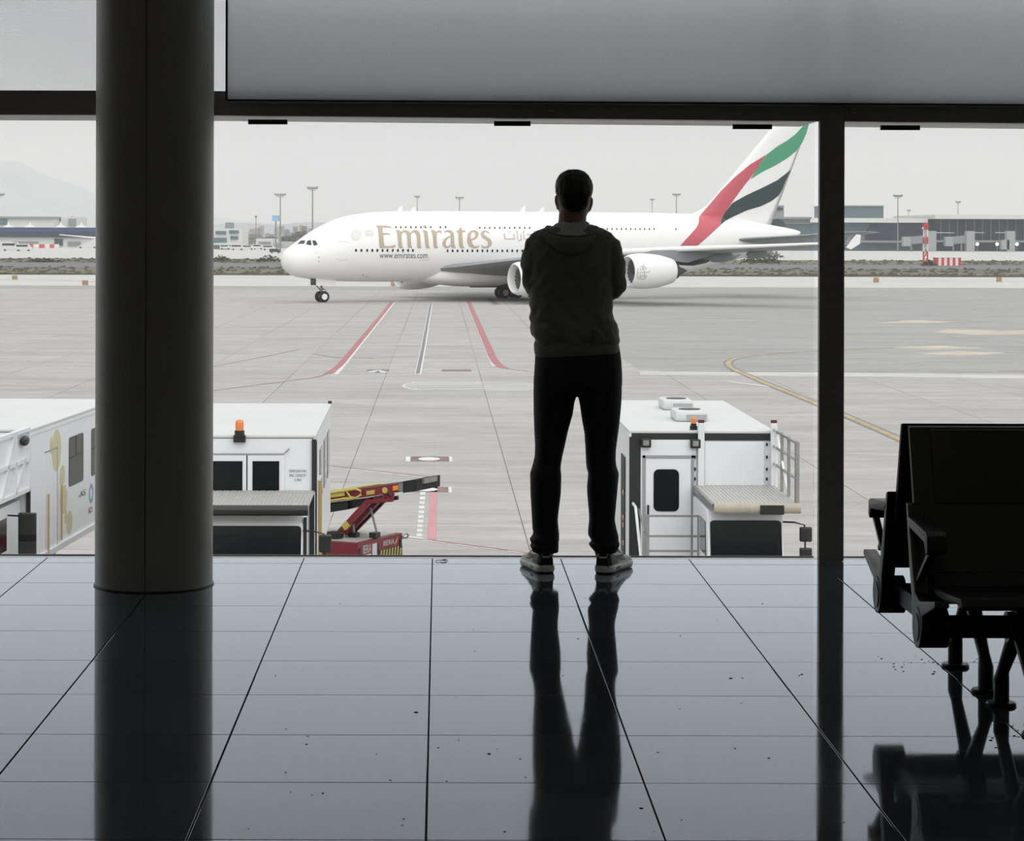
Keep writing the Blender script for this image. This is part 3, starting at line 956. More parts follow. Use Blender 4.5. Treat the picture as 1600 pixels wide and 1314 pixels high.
for sgn in (1, -1):
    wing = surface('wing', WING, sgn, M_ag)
    # white outer slats along the leading edge
    sl = MB()
    for (a, b) in zip(WING[3:-1], WING[4:]):
        ra = [(a[1] - .05 + c * a[2] * .16, -sgn * a[0], a[3] + t * a[4] * 1.12 + .02 * a[2] - (c * .16 - .4) * 0 + 0.0) for c, t in AF]
        rb = [(b[1] - .05 + c * b[2] * .16, -sgn * b[0], b[3] + t * b[4] * 1.12 + .02 * b[2]) for c, t in AF]
        sl.loft([ra, rb])
    sl.build('slat', M_aw, wing, smooth=40)
    l, le, ch, z, th = WING[-1]
    MB().prism([(le + 1.6, z - .4), (le + ch * .7, z - .6), (le + ch + .2, z), (le + ch + .3, z + .95), (le + ch - .2, z + 1.0), (le + 2.0, z + .05)], -sgn * l - .05, -sgn * l + .05, 'y').build('wingtip_fence', M_aw, wing)
    for fl_, fs_, fz_, ln in ((8.5, 33.5, 3.2, 7), (12.5, 35, 3.75, 6.2), (17.5, 36.6, 4.35, 6.2), (21.5, 38.5, 4.75, 5.6), (25, 40.5, 5.15, 4.6), (29, 43, 5.6, 3.6)):
        f = MB().loft([[(fs_ + ln * t, -sgn * fl_ + .42 * r_ * math.cos(a), fz_ + .45 * t + .68 * r_ * math.sin(a)) for a in [2 * PI * k / 12 for k in range(12)]]
                       for t, r_ in ((0, .1), (.15, .7), (.45, 1), (.75, .75), (1, .08))])
        f.build('flap_fairing', M_adk if fl_ < 22 else M_ag, wing, smooth=180)

# engines
NAC = [(0.0, 1.58), (0.12, 1.72), (0.5, 1.84), (1.4, 1.93), (2.6, 1.92), (3.9, 1.78), (5.0, 1.52), (5.6, 1.34)]
def engine(l, s0, zc, sgn, emblem):
    en = MB()
    prof = NAC + [(5.58, 1.27), (4.6, 1.30), (1.5, 1.42), (.5, 1.48), (0.1, 1.53), (0.0, 1.58)]
    en.lathe(prof, (s0, -sgn * l, zc), 'x', 40)
    e = en.build('engine', M_aw, plane, smooth=50)
    MB().lathe([(0.9, 0.02), (1.02, 1.43)], (s0, -sgn * l, zc), 'x', 32).build('fan_disc', M_adk, e)
    MB().lathe([(.35, .01), (.45, .14), (.65, .28), (.95, .42)], (s0, -sgn * l, zc), 'x', 20).build('spinner', M_dark, e, smooth=180)
    bl = MB()
    for k in range(20):
        a = 2 * PI * k / 20
        p0 = Vector((s0 + .8, -sgn * l + .38 * math.cos(a), zc + .38 * math.sin(a)))
        p1 = Vector((s0 + .86, -sgn * l + 1.4 * math.cos(a + .12), zc + 1.4 * math.sin(a + .12)))
        bl.beam(p0, p1, .24, .03, up=(1, 0, .3))
    tag(bl.build('fan_blades', M_adk, e), kind='stuff')
    MB().lathe([(3.5, 1.26), (4.2, 1.12), (5.6, .98), (6.3, .84), (6.3, .70), (5.2, .7)], (s0, -sgn * l, zc), 'x', 32).build('core_cowl', M_adk, e, smooth=50)
    MB().lathe([(5.2, .62), (6.3, .55), (7.0, .34), (7.6, .08), (7.7, .01)], (s0, -sgn * l, zc), 'x', 24).build('exhaust_cone', M_adk, e, smooth=50)
    py = MB()
    wz = interp(WING, l, 3); le = interp(WING, l, 1)
    poly = [(s0 + 1.6, zc + 1.85), (s0 + 3.2, zc + 2.25), (le + .6, wz + .1), (le + 5.2, wz - .35), (s0 + 7.6, zc + .9), (s0 + 5.0, zc + 1.2)]
    py.prism(poly, -sgn * l - .22, -sgn * l + .22, 'y').build('pylon', M_ag, e)
    return e
engs = {}
for sgn in (1, -1):
    engs[('i', sgn)] = engine(14.9, 21.7, 2.85, sgn, False)
    engs[('o', sgn)] = engine(25.7, 29.8, 3.80, sgn, True)
def lat_e1(s, h):
    x = s - 29.8
    if x < 0 or x > 5.6: return 25.7
    r = interp(NAC, x, 1)
    q = r * r - (h - 3.8) ** 2
    return 25.7 + (math.sqrt(q) if q > 0 else 0)
def strokes(pts, w):
    out = []
    for a, b in zip(pts[:-1], pts[1:]):
        d = Vector((b[0] - a[0], b[1] - a[1])); d.normalize()
        n = Vector((-d.y, d.x)) * w / 2
        d = d * w * .3
        out.append([(a[0] + n.x - d.x, a[1] + n.y - d.y), (b[0] + n.x + d.x, b[1] + n.y + d.y), (b[0] - n.x + d.x, b[1] - n.y + d.y), (a[0] - n.x - d.x, a[1] - n.y - d.y)])
    return out
def cr(c, ox, oy, k):
    return [(ox + x * k, oy + y * k) for x, y in c]
emb = []
for st in ([(192, 178), (188, 200), (196, 232), (200, 268), (188, 284)], [(172, 192), (205, 200)], [(170, 205), (172, 225)], [(160, 235), (222, 233), (232, 225)],
           [(155, 208), (150, 240), (150, 265), (160, 274)], [(160, 262), (205, 256)], [(206, 205), (210, 262), (204, 272)], [(170, 245), (174, 270)], [(160, 275), (186, 280)], [(182, 206), (184, 258)]):
    emb.append(cr(st, 960, 370, .2375))
eb = MB()
for st in emb:
    for q in strokes(st, 1.35):
        eb.add([solve(x, y, lat_e1, .03) for x, y in q], [(3, 2, 1, 0)])
eb.build('emblem', M_goldl, engs[('o', 1)], fix=False)

# fin, stabilisers
rings = []
for h in (8.9, 9.6, 10.4, 11, 11.6, 13, 15, 18, 21, 23.6, 24.1):
    le, te = fin_edges(h)
    T = (0.95 - 0.55 * (h - 9) / 15) * (0.5 if h > 24 else 1)
    rings.append([(le + (te - le) * c, 0.5 * T * math.sin(PI * c ** 0.62), h) for c in [k / 14 for k in range(15)]] +
                 [(le + (te - le) * c, -0.5 * T * math.sin(PI * c ** 0.62), h) for c in [k / 14 for k in range(13, 0, -1)]])
MB().loft(rings).build('tail_fin', M_aw, plane, smooth=180)
STAB = [(0.8, 58.6, 9.6, 6.85, 1.15), (3, 60.2, 8.4, 7.05, .95), (8, 64.0, 5.8, 7.5, .62), (14, 68.4, 3.2, 8.05, .3), (15.1, 69.8, 2.1, 8.15, .2)]
for sgn in (1, -1):
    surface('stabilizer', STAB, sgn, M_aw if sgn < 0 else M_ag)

# tail stripes
k3 = 250 / 1564.0
red = [(1050, 320), (880, 425), (730, 550), (600, 680), (500, 800), (390, 925), (385, 990), (360, 1040), (280, 1130), (205, 1212), (375, 1212), (470, 1130), (600, 1010), (600, 960), (650, 880), (710, 790), (790, 680), (850, 600), (880, 565), (950, 470)]
green = [(1055, 318), (1150, 245), (1250, 185), (1330, 125), (1390, 60), (1420, 20), (1440, -40), (1480, -60), (1470, 0), (1455, 50), (1440, 110), (1400, 200), (1350, 275), (1270, 345), (1150, 420), (1010, 490), (890, 565), (950, 470)]
black = [(1290, 465), (1250, 500), (1150, 575), (1000, 650), (850, 720), (760, 770), (710, 800), (650, 880), (602, 960), (602, 1008), (645, 970), (720, 930), (850, 870), (1000, 825), (1100, 775), (1170, 720), (1200, 670), (1240, 570)]
decal('red_stripe', [cr(red, 1030, 190, k3)], M_fr, dy=1.2, dx=3)
decal('green_stripe', [cr(green, 1030, 190, k3)], M_fg, dy=1.2, dx=6)
decal('black_stripe', [cr(black, 1030, 190, k3)], M_fk, dy=1.2, dx=6)

# lettering
kA, kB = 0.075, 0.0875
E = [(100, 162), (300, 165), (380, 180), (455, 218), (400, 207), (320, 200), (230, 205), (242, 320), (330, 318), (380, 335), (408, 358), (340, 350), (247, 352), (268, 580), (300, 592), (420, 590), (480, 570), (510, 568), (492, 615), (470, 632), (180, 635), (165, 540), (150, 300), (135, 220)]
m_ = [(505, 255), (570, 255), (625, 290), (690, 255), (760, 270), (815, 315), (870, 265), (930, 255), (985, 280), (1015, 340), (1030, 500), (1035, 590), (1055, 635), (970, 638), (955, 580), (950, 420), (930, 330), (890, 300), (830, 330), (825, 400), (830, 560), (855, 632), (770, 638), (755, 560), (745, 380), (720, 310), (680, 300), (635, 330), (630, 400), (640, 570), (665, 632), (575, 638), (560, 560), (550, 380), (535, 300)]
i_ = [(1065, 258), (1140, 262), (1170, 300), (1190, 450), (1200, 580), (1225, 635), (1140, 640), (1125, 560), (1110, 380), (1090, 300)]
dot = [(1113 + 30 * math.cos(t * PI / 6), 180 + 28 * math.sin(t * PI / 6)) for t in range(12)]
r_ = [(1240, 255), (1310, 260), (1355, 300), (1400, 262), (1470, 280), (1465, 315), (1400, 300), (1365, 330), (1360, 400), (1370, 580), (1395, 632), (1310, 640), (1295, 560), (1285, 380), (1265, 295)]
a1 = [(45, 245), (100, 220), (170, 228), (210, 270), (222, 350), (228, 480), (255, 545), (190, 548), (165, 510), (120, 545), (70, 548), (25, 510), (12, 450), (40, 390), (90, 350), (160, 325), (160, 290), (130, 255), (90, 250), (50, 268)]
a2 = [(158, 345), (100, 380), (72, 430), (75, 490), (105, 520), (150, 490), (165, 440)]
t_ = [(340, 170), (355, 185), (360, 225), (425, 230), (420, 255), (365, 255), (375, 400), (380, 500), (410, 548), (340, 550), (312, 510), (305, 400), (295, 260), (265, 260), (270, 235), (295, 225)]
e1 = [(455, 380), (470, 290), (520, 235), (590, 222), (645, 250), (660, 300), (640, 350), (600, 385), (535, 410), (545, 460), (580, 505), (630, 515), (675, 490), (670, 525), (610, 550), (550, 548), (490, 510), (460, 450)]
e2 = [(520, 385), (590, 350), (605, 310), (590, 260), (555, 250), (525, 290), (515, 340)]
s_ = [(850, 268), (800, 235), (750, 230), (705, 260), (700, 310), (730, 360), (800, 400), (830, 440), (825, 490), (780, 520), (730, 505), (712, 475), (715, 530), (760, 550), (830, 545), (885, 500), (895, 440), (870, 380), (800, 335), (755, 300), (755, 265), (790, 250), (850, 282)]
for P, ox, k in (([E], 580, kA), ([m_], 580, kA), ([i_], 580, kA), ([dot], 580, kA), ([r_], 580, kA), ([a1, a2], 690, kB), ([t_], 690, kB), ([e1, e2], 690, kB), ([s_], 690, kB)):
    decal('gold_letter', [cr(p, ox, 340, k) for p in P], M_gold, dy=0.45, dx=8)
ab = []
for st, wd_ in (([(1120, 290), (1130, 380), (1300, 380), (1290, 290)], 20), ([(1345, 235), (1355, 380)], 20), ([(1415, 300), (1422, 390), (1375, 415)], 20), ([(1460, 235), (1472, 380)], 20), ([(1178, 252), (1192, 252)], 16), ([(1218, 252), (1232, 252)], 16),
                ([(1520, 300), (1600, 300), (1600, 380), (1500, 380)], 20), ([(1650, 235), (1660, 380), (1730, 380)], 20), ([(1790, 235), (1800, 380)], 20)):
    bb = MB()
    for q in strokes(cr(st, 690, 340, kB), wd_ * kB):
        bb.add([solve(x, y, lat) for x, y in q], [(3, 2, 1, 0)])
    bb.build('arabic_letter', M_goldl, plane, fix=False)
def text_px(name, s, x0, x1, y0, y1, m, latfun=lat, parent=None, slope=0.0):
    vs, fs = text_polys(s)
    return MB().add([solve(x0 + (x1 - x0) * a, y1 - (y1 - y0) * c + slope * a, latfun) for a, c in vs], fs).build(name, m, parent or plane, fix=False)
text_px('web_address', 'www.emirates.com', 593, 668, 394.5, 403.5, M_gtxt)
text_px('expo_lettering', 'EXPO', 569.5, 583, 359, 363.5, M_lgt)
text_px('expo_lettering', '2020', 569.5, 584, 364.5, 369, M_lgt)
text_px('gear_lettering', 'EA', 487.5, 495, 437.2, 441.2, M_gtxt, lambda s, h: 0.75)
ex = MB()
for rr_, n in ((2.2, 6), (4.4, 12), (6.6, 18), (8.4, 22)):
    for k in range(n):
        a = 2 * PI * k / n + rr_
        c = (556 + rr_ * math.cos(a) * .95, 367 + rr_ * math.sin(a))
        ex.add([solve(c[0] + .7 * math.cos(t * PI / 3), c[1] + .7 * math.sin(t * PI / 3), lat) for t in range(6)], [(5, 4, 3, 2, 1, 0)])
tag(ex.build('expo_rosette', M_lgt, plane, fix=False), kind='stuff')

# windows and doors
def cabwin(px, py, w_, h_, name='cabin_window', m=M_win):
    pts = [(px + w_ / 2 * x, py + h_ / 2 * y) for x, y in ((-.5, -1), (.5, -1), (1, -.5), (1, .5), (.5, 1), (-.5, 1), (-1, .5), (-1, -.5))]
    MB().add([solve(x, y, lat, .025) for x, y in pts], [tuple(range(7, -1, -1))]).build(name, m, plane, fix=False)
for x in (556.2, 564.6, 573.6, 581.7, 589.6, 597.7, 605.3, 613.5, 621.6, 629.5, 637.6, 645.0):
    cabwin(x, 391.3, 3.0, 4.4)
for k in range(18):
    cabwin(699.3 + 7.77 * k, 391.9, 2.8, 4.3)
for x in (618.5, 626.2, 634, 642, 649.7, 657.6, 665, 673, 688, 696):
    cabwin(x, 354.8, 2.2, 3.0)
for k in range(11):
    cabwin(749.5 + 7.8 * k, 355.9, 2.0, 3.0)
for k in range(15):
    cabwin(927 + 7.3 * k if k < 14 else 1056, 357.8, 1.8, 3.0)
cw = 0.2625
for P in ([(168, 272), (190, 250), (217, 250), (209, 270)], [(221, 273), (230, 250), (250, 248), (253, 279)], [(258, 250), (277, 250), (292, 276), (266, 281)]):
    decal('cockpit_window', [cr(P, 420, 310, cw)], M_wd2, dy=.8, dx=2, lift=.035)
def outline(pts, w_, name, m=M_lgt):
    b = MB()
    for q in strokes(pts, w_):
        b.add([solve(x, y, lat, .02) for x, y in q], [(3, 2, 1, 0)])
    b.build(name, m, plane, fix=False)
outline([(528, 377.5), (542, 377.5), (543, 379), (543, 404.5), (541.5, 406), (528.5, 406), (527, 404.5), (527, 379), (528, 377.5)], .45, 'cabin_door', mat('door_seam', (.45, .45, .45), .5))
outline([(656, 388), (656, 405), (657.5, 406.5), (669.5, 406.5), (671, 405), (671, 388)], .45, 'cabin_door', MATS['door_seam'])
outline([(470, 395.5), (496, 395)], .5, 'panel_seam', MATS['door_seam'])
for x, y in ((498, 402), (498, 408.6), (567, 429.7), (573, 433)):
    cabwin(x, y, 1.4, 1.6, 'port', M_adk)
for s, h in ((14.3, .6), (16.0, .5), (30.5, .7), (33, .5)):
    z = interp(FUS, s, 2)
    MB().prism([(s, z - .1), (s + .7, z - .1), (s + .8, z + h), (s + .5, z + h)], -.03, .03, 'y').build('antenna', M_aw, plane)

# landing gear
def wheel(parent, x, y, z, r, w_):
    t = MB().lathe([(-w_ / 2, r * .55), (-w_ / 2, r * .88), (-w_ * .3, r), (w_ * .3, r), (w_ / 2, r * .88), (w_ / 2, r * .55)], (x, y, z), 'y', 24)
    o = t.build('wheel', M_rubber, parent, smooth=40)
    MB().lathe([(-w_ * .42, .02), (-w_ * .45, r * .3), (-w_ / 2.1, r * .56), (w_ / 2.1, r * .56), (w_ * .45, r * .3), (w_ * .42, .02)], (x, y, z), 'y', 20).build('hub', M_aw, o, smooth=30)
ng = MB().tube([(5.0, 0, .64), (4.8, 0, 2.9)], .14, 10).tube([(4.95, 0, 1.2), (3.4, 0, 2.8)], .08, 8).box(4.9, 5.05, -.55, .55, .58, .7).tube([(5, 0, 1.6), (5.5, 0, 1.3), (5.0, 0, .9)], .06, 6).box(4.7, 5.1, -.25, .25, 1.35, 1.55)
ng = ng.build('nose_gear', M_ag, plane, smooth=40)
for y in (-.52, .52):
    wheel(ng, 4.98, y, .63, .63, .42)
for y in (-.75, .75):
    MB().box(3.9, 6.3, y - .03, y + .03, 1.9, 2.75).build('gear_door', M_aw, ng)
MB().box(3.4, 3.95, -.5, -.35, 1.95, 2.7).build('gear_door_edge', M_adk, ng)
def bogie(s, l, n):
    g = MB().tube([(s, l, .7), (s, l, 3.2)], .24, 12).beam((s - .9 * (n - 1) - .3, l, .7), (s + .9 * (n - 1) + .3, l, .7), .3, .3)
    g = g.build('main_gear', M_ag, plane, smooth=40)
    for k in range(n):
        for d in (-.62, .62):
            wheel(g, s + 1.7 * (k - (n - 1) / 2), l + d, .7, .7, .5)
bogie(32.4, -6.2, 2); bogie(32.4, 6.2, 2); bogie(35.8, -2.6, 3); bogie(35.8, 2.6, 3)

# ------------------------------------------------------------------ lift trucks and belt loader
M_deck = mat('chequer_plate', (0.46, 0.455, 0.44), 0.5, metal=0.2, var=0.06, scale=6)
M_roll = mat('beige_roll', (0.40, 0.37, 0.30), 0.6, var=0.1, scale=4)
M_panel = mat('white_panel', (0.76, 0.77, 0.79), 0.4, var=0.03, scale=1.2)
M_shadowgap = mat('black_gasket', (0.015, 0.015, 0.016), 0.6)
M_amber = mat('amber_lens', (0.75, 0.24, 0.06), 0.25)
M_yrail = mat('yellow_rail', (0.40, 0.30, 0.12), 0.4)
M_oval = mat('pale_olive_print', (0.56, 0.54, 0.33), 0.4)
M_blue = mat('blue_print', (0.20, 0.34, 0.55), 0.4)
M_black_txt = mat('black_print', (0.03, 0.03, 0.03), 0.5)
BH0, BH1, BL = 2.05, 4.41, 7.2

def rrect(x0, x1, z0, z1, r, n=4):
    out = []
    for cx, cz, a0 in ((x1 - r, z1 - r, 0), (x0 + r, z1 - r, 90), (x0 + r, z0 + r, 180), (x1 - r, z0 + r, 270)):
        for k in range(n + 1):
            a = math.radians(a0 + 90 * k / n)
            out.append((cx + r * math.cos(a), cz + r * math.sin(a)))
    return out

def truck_base(t):
    MB().box(-1.25, 1.25, 0.0, BL, BH0, BH1 - .06).build('body', M_panel, t, bevel=0.015)
    MB().box(-1.27, 1.27, -0.02, BL + .02, BH1 - .05, BH1).build('roof', M_roofw, t, bevel=0.015)
    for x in (-1.265, 1.225):
        MB().box(x, x + .04, -.015, BL + .01, BH1 - .12, BH1 - .05).build('roof_rail', M_white, t)
    ch = MB()
    for x in (-.45, .45):
        ch.box(x - .06, x + .06, -2.2, BL - .2, .75, 1.0)
    ch.box(-1.0, 1.0, .8, 1.2, .8, 1.0).box(-1.0, 1.0, 5, 5.4, .8, 1.0)
    for s in (-1, 1):
        ch.beam((s * .7, .8, 1.0), (s * .7, 5.2, BH0), .1, .16)
        ch.beam((s * .6, 5.2, 1.0), (s * .6, .8, BH0), .1, .16)
    ch.build('chassis', M_dark, t)
    for y in (-1.35, 4.9):
        for s in (-1, 1):
            o = MB().lathe([(-.15, .28), (-.15, .46), (-.1, .5), (.1, .5), (.15, .46), (.15, .28)], (s * .98, y, .5), 'x', 24).build('wheel', M_rubber, t, smooth=40)
            MB().lathe([(-.1, .02), (-.12, .29), (.12, .29), (.1, .02)], (s * .98, y, .5), 'x', 16).build('hub', M_steel, o, smooth=40)

def cab(t, x0, x1, zr, yf, yb=-.25):
    """low forward cab with sloping windscreen"""
    prof = [(yb, .7), (yb, zr), (yf + .28, zr), (yf + .16, zr - .12), (yf - .02, zr - .95), (yf - .05, zr - 1.4), (yf, .65)]
    MB().prism(prof, x0, x1, 'x').build('cab', M_white, t, bevel=0.03, smooth=30)
    # windscreen
    a, b = Vector((0, yf + .145, zr - .16)), Vector((0, yf - .012, zr - .88))
    n = Vector((0, -.98, .2)) * .02
    ww = x1 - x0
    pts = []
    for q in rrect(.045, ww - .03, 0, 1, .07):
        p = b + (a - b) * q[1] + n
        pts.append((x0 + q[0], p.y, p.z))
    ws = MB().add(pts + [(x, y + .03, z) for x, y, z in pts], [tuple(range(len(pts))), tuple(range(2 * len(pts) - 1, len(pts) - 1, -1))] +
                  [(i, i + len(pts), (i + 1) % len(pts) + len(pts), (i + 1) % len(pts)) for i in range(len(pts))]).build('windscreen', M_dglass, t)
    # dashboard hump and seat shapes seen through: dark grey cowl along the bottom of the screen
    MB().prism([(x0 + .3, zr - 1.0), (x0 + .3, zr - .83), (x0 + .9 * ww - .1, zr - .83), (x0 + .9 * ww - .1, zr - 1.0)], yf - .075, yf - .03, 'y').build('wiper_tray', M_dark, ws)
    fr = MB()
    fx0, fx1 = x0 + .34 * ww - .1, x0 + .34 * ww + .55
    fr.tube([(fx0, yf - .085, zr - .98), (fx0, yf - .085, zr - .82), (fx1, yf - .085, zr - .82), (fx1, yf - .085, zr - .98)], .012, 6)
    fr.build('wiper_frame', M_white, ws)
    # side windows
    for x, s in ((x0, -1), (x1, 1)):
        MB().prism([(yf + .35, zr - .2), (yf + 1.1, zr - .2), (yf + 1.1, zr - .75), (yf + .25, zr - .75)], x - .012 * (s < 0) - .0, x + .012 * (s > 0), 'x').build('side_window', M_dglass, t)
    return ws

def mirror(t, x, y, z, s=1, h=.24, w_=.2):
    mr = MB().tube([(x, y, z + .3), (x + s * .18, y - .05, z + .30), (x + s * .34, y - .08, z + .26), (x + s * .36, y - .08, z - .3)], .016, 6).build('mirror_arm', M_dark, t)
    for dz in (.08, -.26):
        MB().box(x + s * .36 - w_ / 2, x + s * .36 + w_ / 2, y - .14, y - .04, z + dz - h / 2 + .03, z + dz + h / 2 + .03).build('mirror', M_dark, mr, bevel=0.025)

def deck(t, x0, x1, y0, zt, roll_m, r, ribs=True):
    MB().box(x0, x1, y0, -.005, zt - .05, zt).build('deck', M_deck, t)
    rb = MB()
    n = 22
    if ribs:
        for k in range(n):
            x = x0 + .03 + (x1 - x0 - .06) * k / (n - 1)
            rb.box(x - .012, x + .012, y0 + .02, -.02, zt, zt + .008)
    else:
        ny, nx = 24, 40
        for j in range(ny):
            for i in range(nx):
                x = x0 + (x1 - x0) * (i + .5) / nx; y = y0 + (-y0) * (j + .5) / ny
                s = .022 if (i + j) % 2 else -.022
                rb.beam((x - .022, y - s, zt + .002), (x + .022, y + s, zt + .002), .012, .01)
    tag(rb.build('deck_tread', M_deck, t), kind='stuff')
    MB().cyl((x0, y0 - .02, zt - r * .8), (x1, y0 - .02, zt - r * .8), r, 16).build('deck_bumper', roll_m, t, smooth=40)

def beacon(t, x, y, z, s=1.0):
    b = MB().cyl((x, y, z), (x, y, z + .10 * s), .085 * s, 14).box(x - .10 * s, x + .10 * s, y - .04, y + .06, z - .10 * s, z + .02).build('beacon_base', M_dark, t, smooth=40)
    MB().lathe([(z + .10 * s, .068 * s), (z + .22 * s, .072 * s), (z + .27 * s, .06 * s), (z + .285 * s, .01)], (x, y, 0), 'z', 16).build('amber_lens', M_amber, b, smooth=60)

def lamp(t, x, y, z):
    b = MB().box(x - .09, x + .09, y - .10, y, z - .08, z + .08).build('work_lamp', M_dark, t, bevel=.02)
    MB().box(x - .05, x + .05, y - .106, y - .1, z - .04, z + .05).build('lens', M_steel, b)

# ---- truck right of the man
tC = thing('lift_truck', 'white passenger lift truck with two rooftop air units, right of the man', 'truck', (4.565, 39.8, GZ))
truck_base(tC)
MB().box(-1.22, 1.22, -.022, -.002, 4.24, 4.35).build('top_gasket', M_shadowgap, tC)
MB().box(-1.26, -1.07, -.03, .01, 2.1, 4.30).build('corner_post', M_shadowgap, tC)
MB().box(-1.06, -.10, -.03, -.004, BH0, 4.25).build('door_surround', M_panel, tC)
d = MB().box(-.98, -.19, -.045, -.031, 2.0, 3.93).build('door', M_panel, tC, bevel=.004)
MB().prism(rrect(-.84, -.40, 3.01, 3.74, .09), -.06, -.046, 'y').build('door_window', M_dglass, d)
MB().box(-.95, -.92, -.08, -.046, 2.95, 3.12).build('door_handle', M_dark, d)
fr = MB().box(-1.03, -.985, -.06, -.031, 2.0, 3.98).box(-.185, -.14, -.06, -.031, 2.0, 3.98).box(-1.03, -.14, -.06, -.031, 3.935, 3.98)
fr.build('door_frame', mat('grey_frame', (.30, .31, .32), .5), tC)
lamp(tC, -.98, -.03, 4.20); lamp(tC, -.12, -.03, 4.19)
MB().box(.05, 1.08, -.03, -.004, 3.46, 4.22).build('front_panel', M_panel, tC, bevel=.004)
for x in (-.02, 1.24):
    p = MB().box(x - .055, x + .055, -.12, -.03, 3.46, 4.55).build('gate_post', M_white, tC, bevel=.01)
    MB().box(x - .05, x + .05, -.115, -.035, 4.551, 4.60).build('post_cap', mat('dark_red_cap', (.10, .02, .02), .5), p)
for x in (-.125, 1.125):
    for z in (3.55, 3.72, 3.93, 4.15):
        MB().cyl((x, -.05, z), (x, -.05, z + .05), .018, 8).build('hinge', M_dark, tC)
deck(tC, -.12, 1.28, -2.75, 3.46, M_roll, .085)
MB().box(.62, 1.0, -2.88, -2.80, 3.30, 3.45).build('bumper_bracket', M_dark, tC)
MB().beam((-.12, -.03, 3.40), (-.12, -2.7, 3.40), .06, .10).build('deck_edge_beam', M_steel, tC)
# deck railing on the right
for k, y in enumerate((-.35, -1.0, -1.75, -2.55, -2.7)):
    MB().box(1.22, 1.27, y - .025, y + .025, 3.46, 4.46).build('rail_post', M_steel if k else M_white, tC)
for z in (3.85, 4.15, 4.43):
    MB().beam((1.245, -.1, z), (1.245, -2.7, z), .035, .04).build('rail_bar', M_steel, tC)
MB().beam((1.245, -.4, 4.4), (1.245, -1.7, 3.5), .035, .035).build('rail_brace', M_white, tC)
cab(tC, -.18, 1.06, 3.30, -2.5)
mirror(tC, 1.06, -2.35, 2.82, 1)
# front steps railing
for y, x in ((-1.2, -1.05), (-1.2, -.18), (-1.2, -.10)):
    MB().box(x - .03, x + .03, y - .03, y + .03, 1.2, 3.09).build('step_post', M_steel, tC)
for z in (3.07, 2.73, 2.48):
    MB().beam((-1.05, -1.2, z), (-.1, -1.2, z), .03, .035).build('step_rail', M_steel, tC)
MB().tube([(-1.2, -.1, 3.15), (-1.2, -.6, 3.15), (-1.14, -1.2, 2.2)], .025, 8).build('hand_rail', M_white, tC)
MB().tube([(-1.1, -.1, 3.05), (-1.1, -1.2, 2.8)], .018, 8).build('hand_rail', M_steel, tC)
MB().box(-1.15, -.1, -1.25, 0, 1.1, 1.2).build('step_platform', M_deck, tC)
sd = MB().box(-1.27, -1.249, .9, 1.7, 2.1, 3.85).build('side_light_bar', M_shadowgap, tC)
for z in (2.3, 2.62, 2.75, 3.2):
    MB().cyl((-1.28, 1.15, z), (-1.27, 1.15, z), .05, 10).build('marker_light', mat('warm_lens', (.7, .52, .22), .3), sd)
for x, y in ((.10, 5.1), (.06, 2.35)):
    ac = MB().box(x - .33, x + .27, y - .5, y + .5, BH1, BH1 + .19).build('air_unit', M_roofw, tC, bevel=.06)
    MB().cyl((x - .02, y, BH1 + .1905), (x - .02, y, BH1 + .202), .20, 20).build('fan_opening', M_dark, ac)
    MB().box(x - .12, x + .24, y - .515, y - .502, BH1 + .04, BH1 + .13).build('air_grille', mat('grey_grille', (.36, .36, .37), .6), ac)
beacon(tC, -.13, .12, BH1 + .05, .62)

# ---- truck between the column and the belt loader
tB = thing('lift_truck', 'white passenger lift truck with twin front windows and amber beacon, beside the red loader', 'truck', (-3.35, 38.7, GZ), math.radians(0.6))
truck_base(tB)
fb = MB().box(-1.0, .74, -.03, -.004, 3.44, 4.07).build('front_doors', M_panel, tB, bevel=.004)
for x0, x1 in ((-.47, .03), (.20, .65)):
    MB().box(x0, x1, -.042, -.031, 3.47, 3.97).build('door_window', M_dglass, fb)
MB().box(.095, .115, -.036, -.03, 3.44, 4.07).build('door_seam', M_dark, fb)
MB().tube([(-1.05, -.035, 4.09), (.72, -.035, 4.09), (.82, -.035, 4.18)], .014, 6).build('rain_rail', mat('grey_frame', (.3, .31, .32), .5), tB)
for k, s in enumerate(('CAPACIDAD MAX.', 'MAX. CAPACITY', '15 PAX')):
    wd_ = (.30, .29, .12)[k]
    lettering('capacity_lettering', s, M_black_txt, tB, (.965 - wd_ / 2, -.012, 3.78 - .075 * k), (1, 0, 0), (0, 0, 1), wd_, .045)
MB().box(1.20, 1.27, -.05, .02, 3.46, 4.34).build('corner_gasket', M_shadowgap, tB)
MB().box(1.255, 1.275, .15, .30, 2.1, 4.30).build('side_seam', M_shadowgap, tB)
for y0, y1 in ((1.9, 2.9), (3.7, 4.7), (5.4, 6.4)):
    MB().box(1.25, 1.262, y0, y1, 3.1, 3.98).build('side_window', M_dglass, tB, bevel=.004)
for y in (.55, .95):
    MB().tube([(1.31, y, 2.2), (1.31, y, 3.6)], .025, 8).build('grab_rail', M_yrail, tB)
    MB().box(1.25, 1.33, y - .03, y + .03, 3.58, 3.63).build('rail_bracket', M_white, tB)
deck(tB, -1.22, 1.24, -2.2, 3.47, M_dark, .085, ribs=False)
cab(tB, -1.15, 1.15, 3.28, -2.1)
mirror(tB, 1.15, -2.0, 2.75, 1, .28, .2)
MB().beam((1.18, -1.9, 2.2), (1.18, -1.9, 3.25), .05, .08).build('door_pillar', M_dark, tB)
beacon(tB, -.02, -.05, BH1 - .02)
MB().box(1.165, 1.245, -.03, -.004, 2.06, 3.40).build('lower_dark_panel', M_shadowgap, tB)  # plain dark panel on the lower right of the front
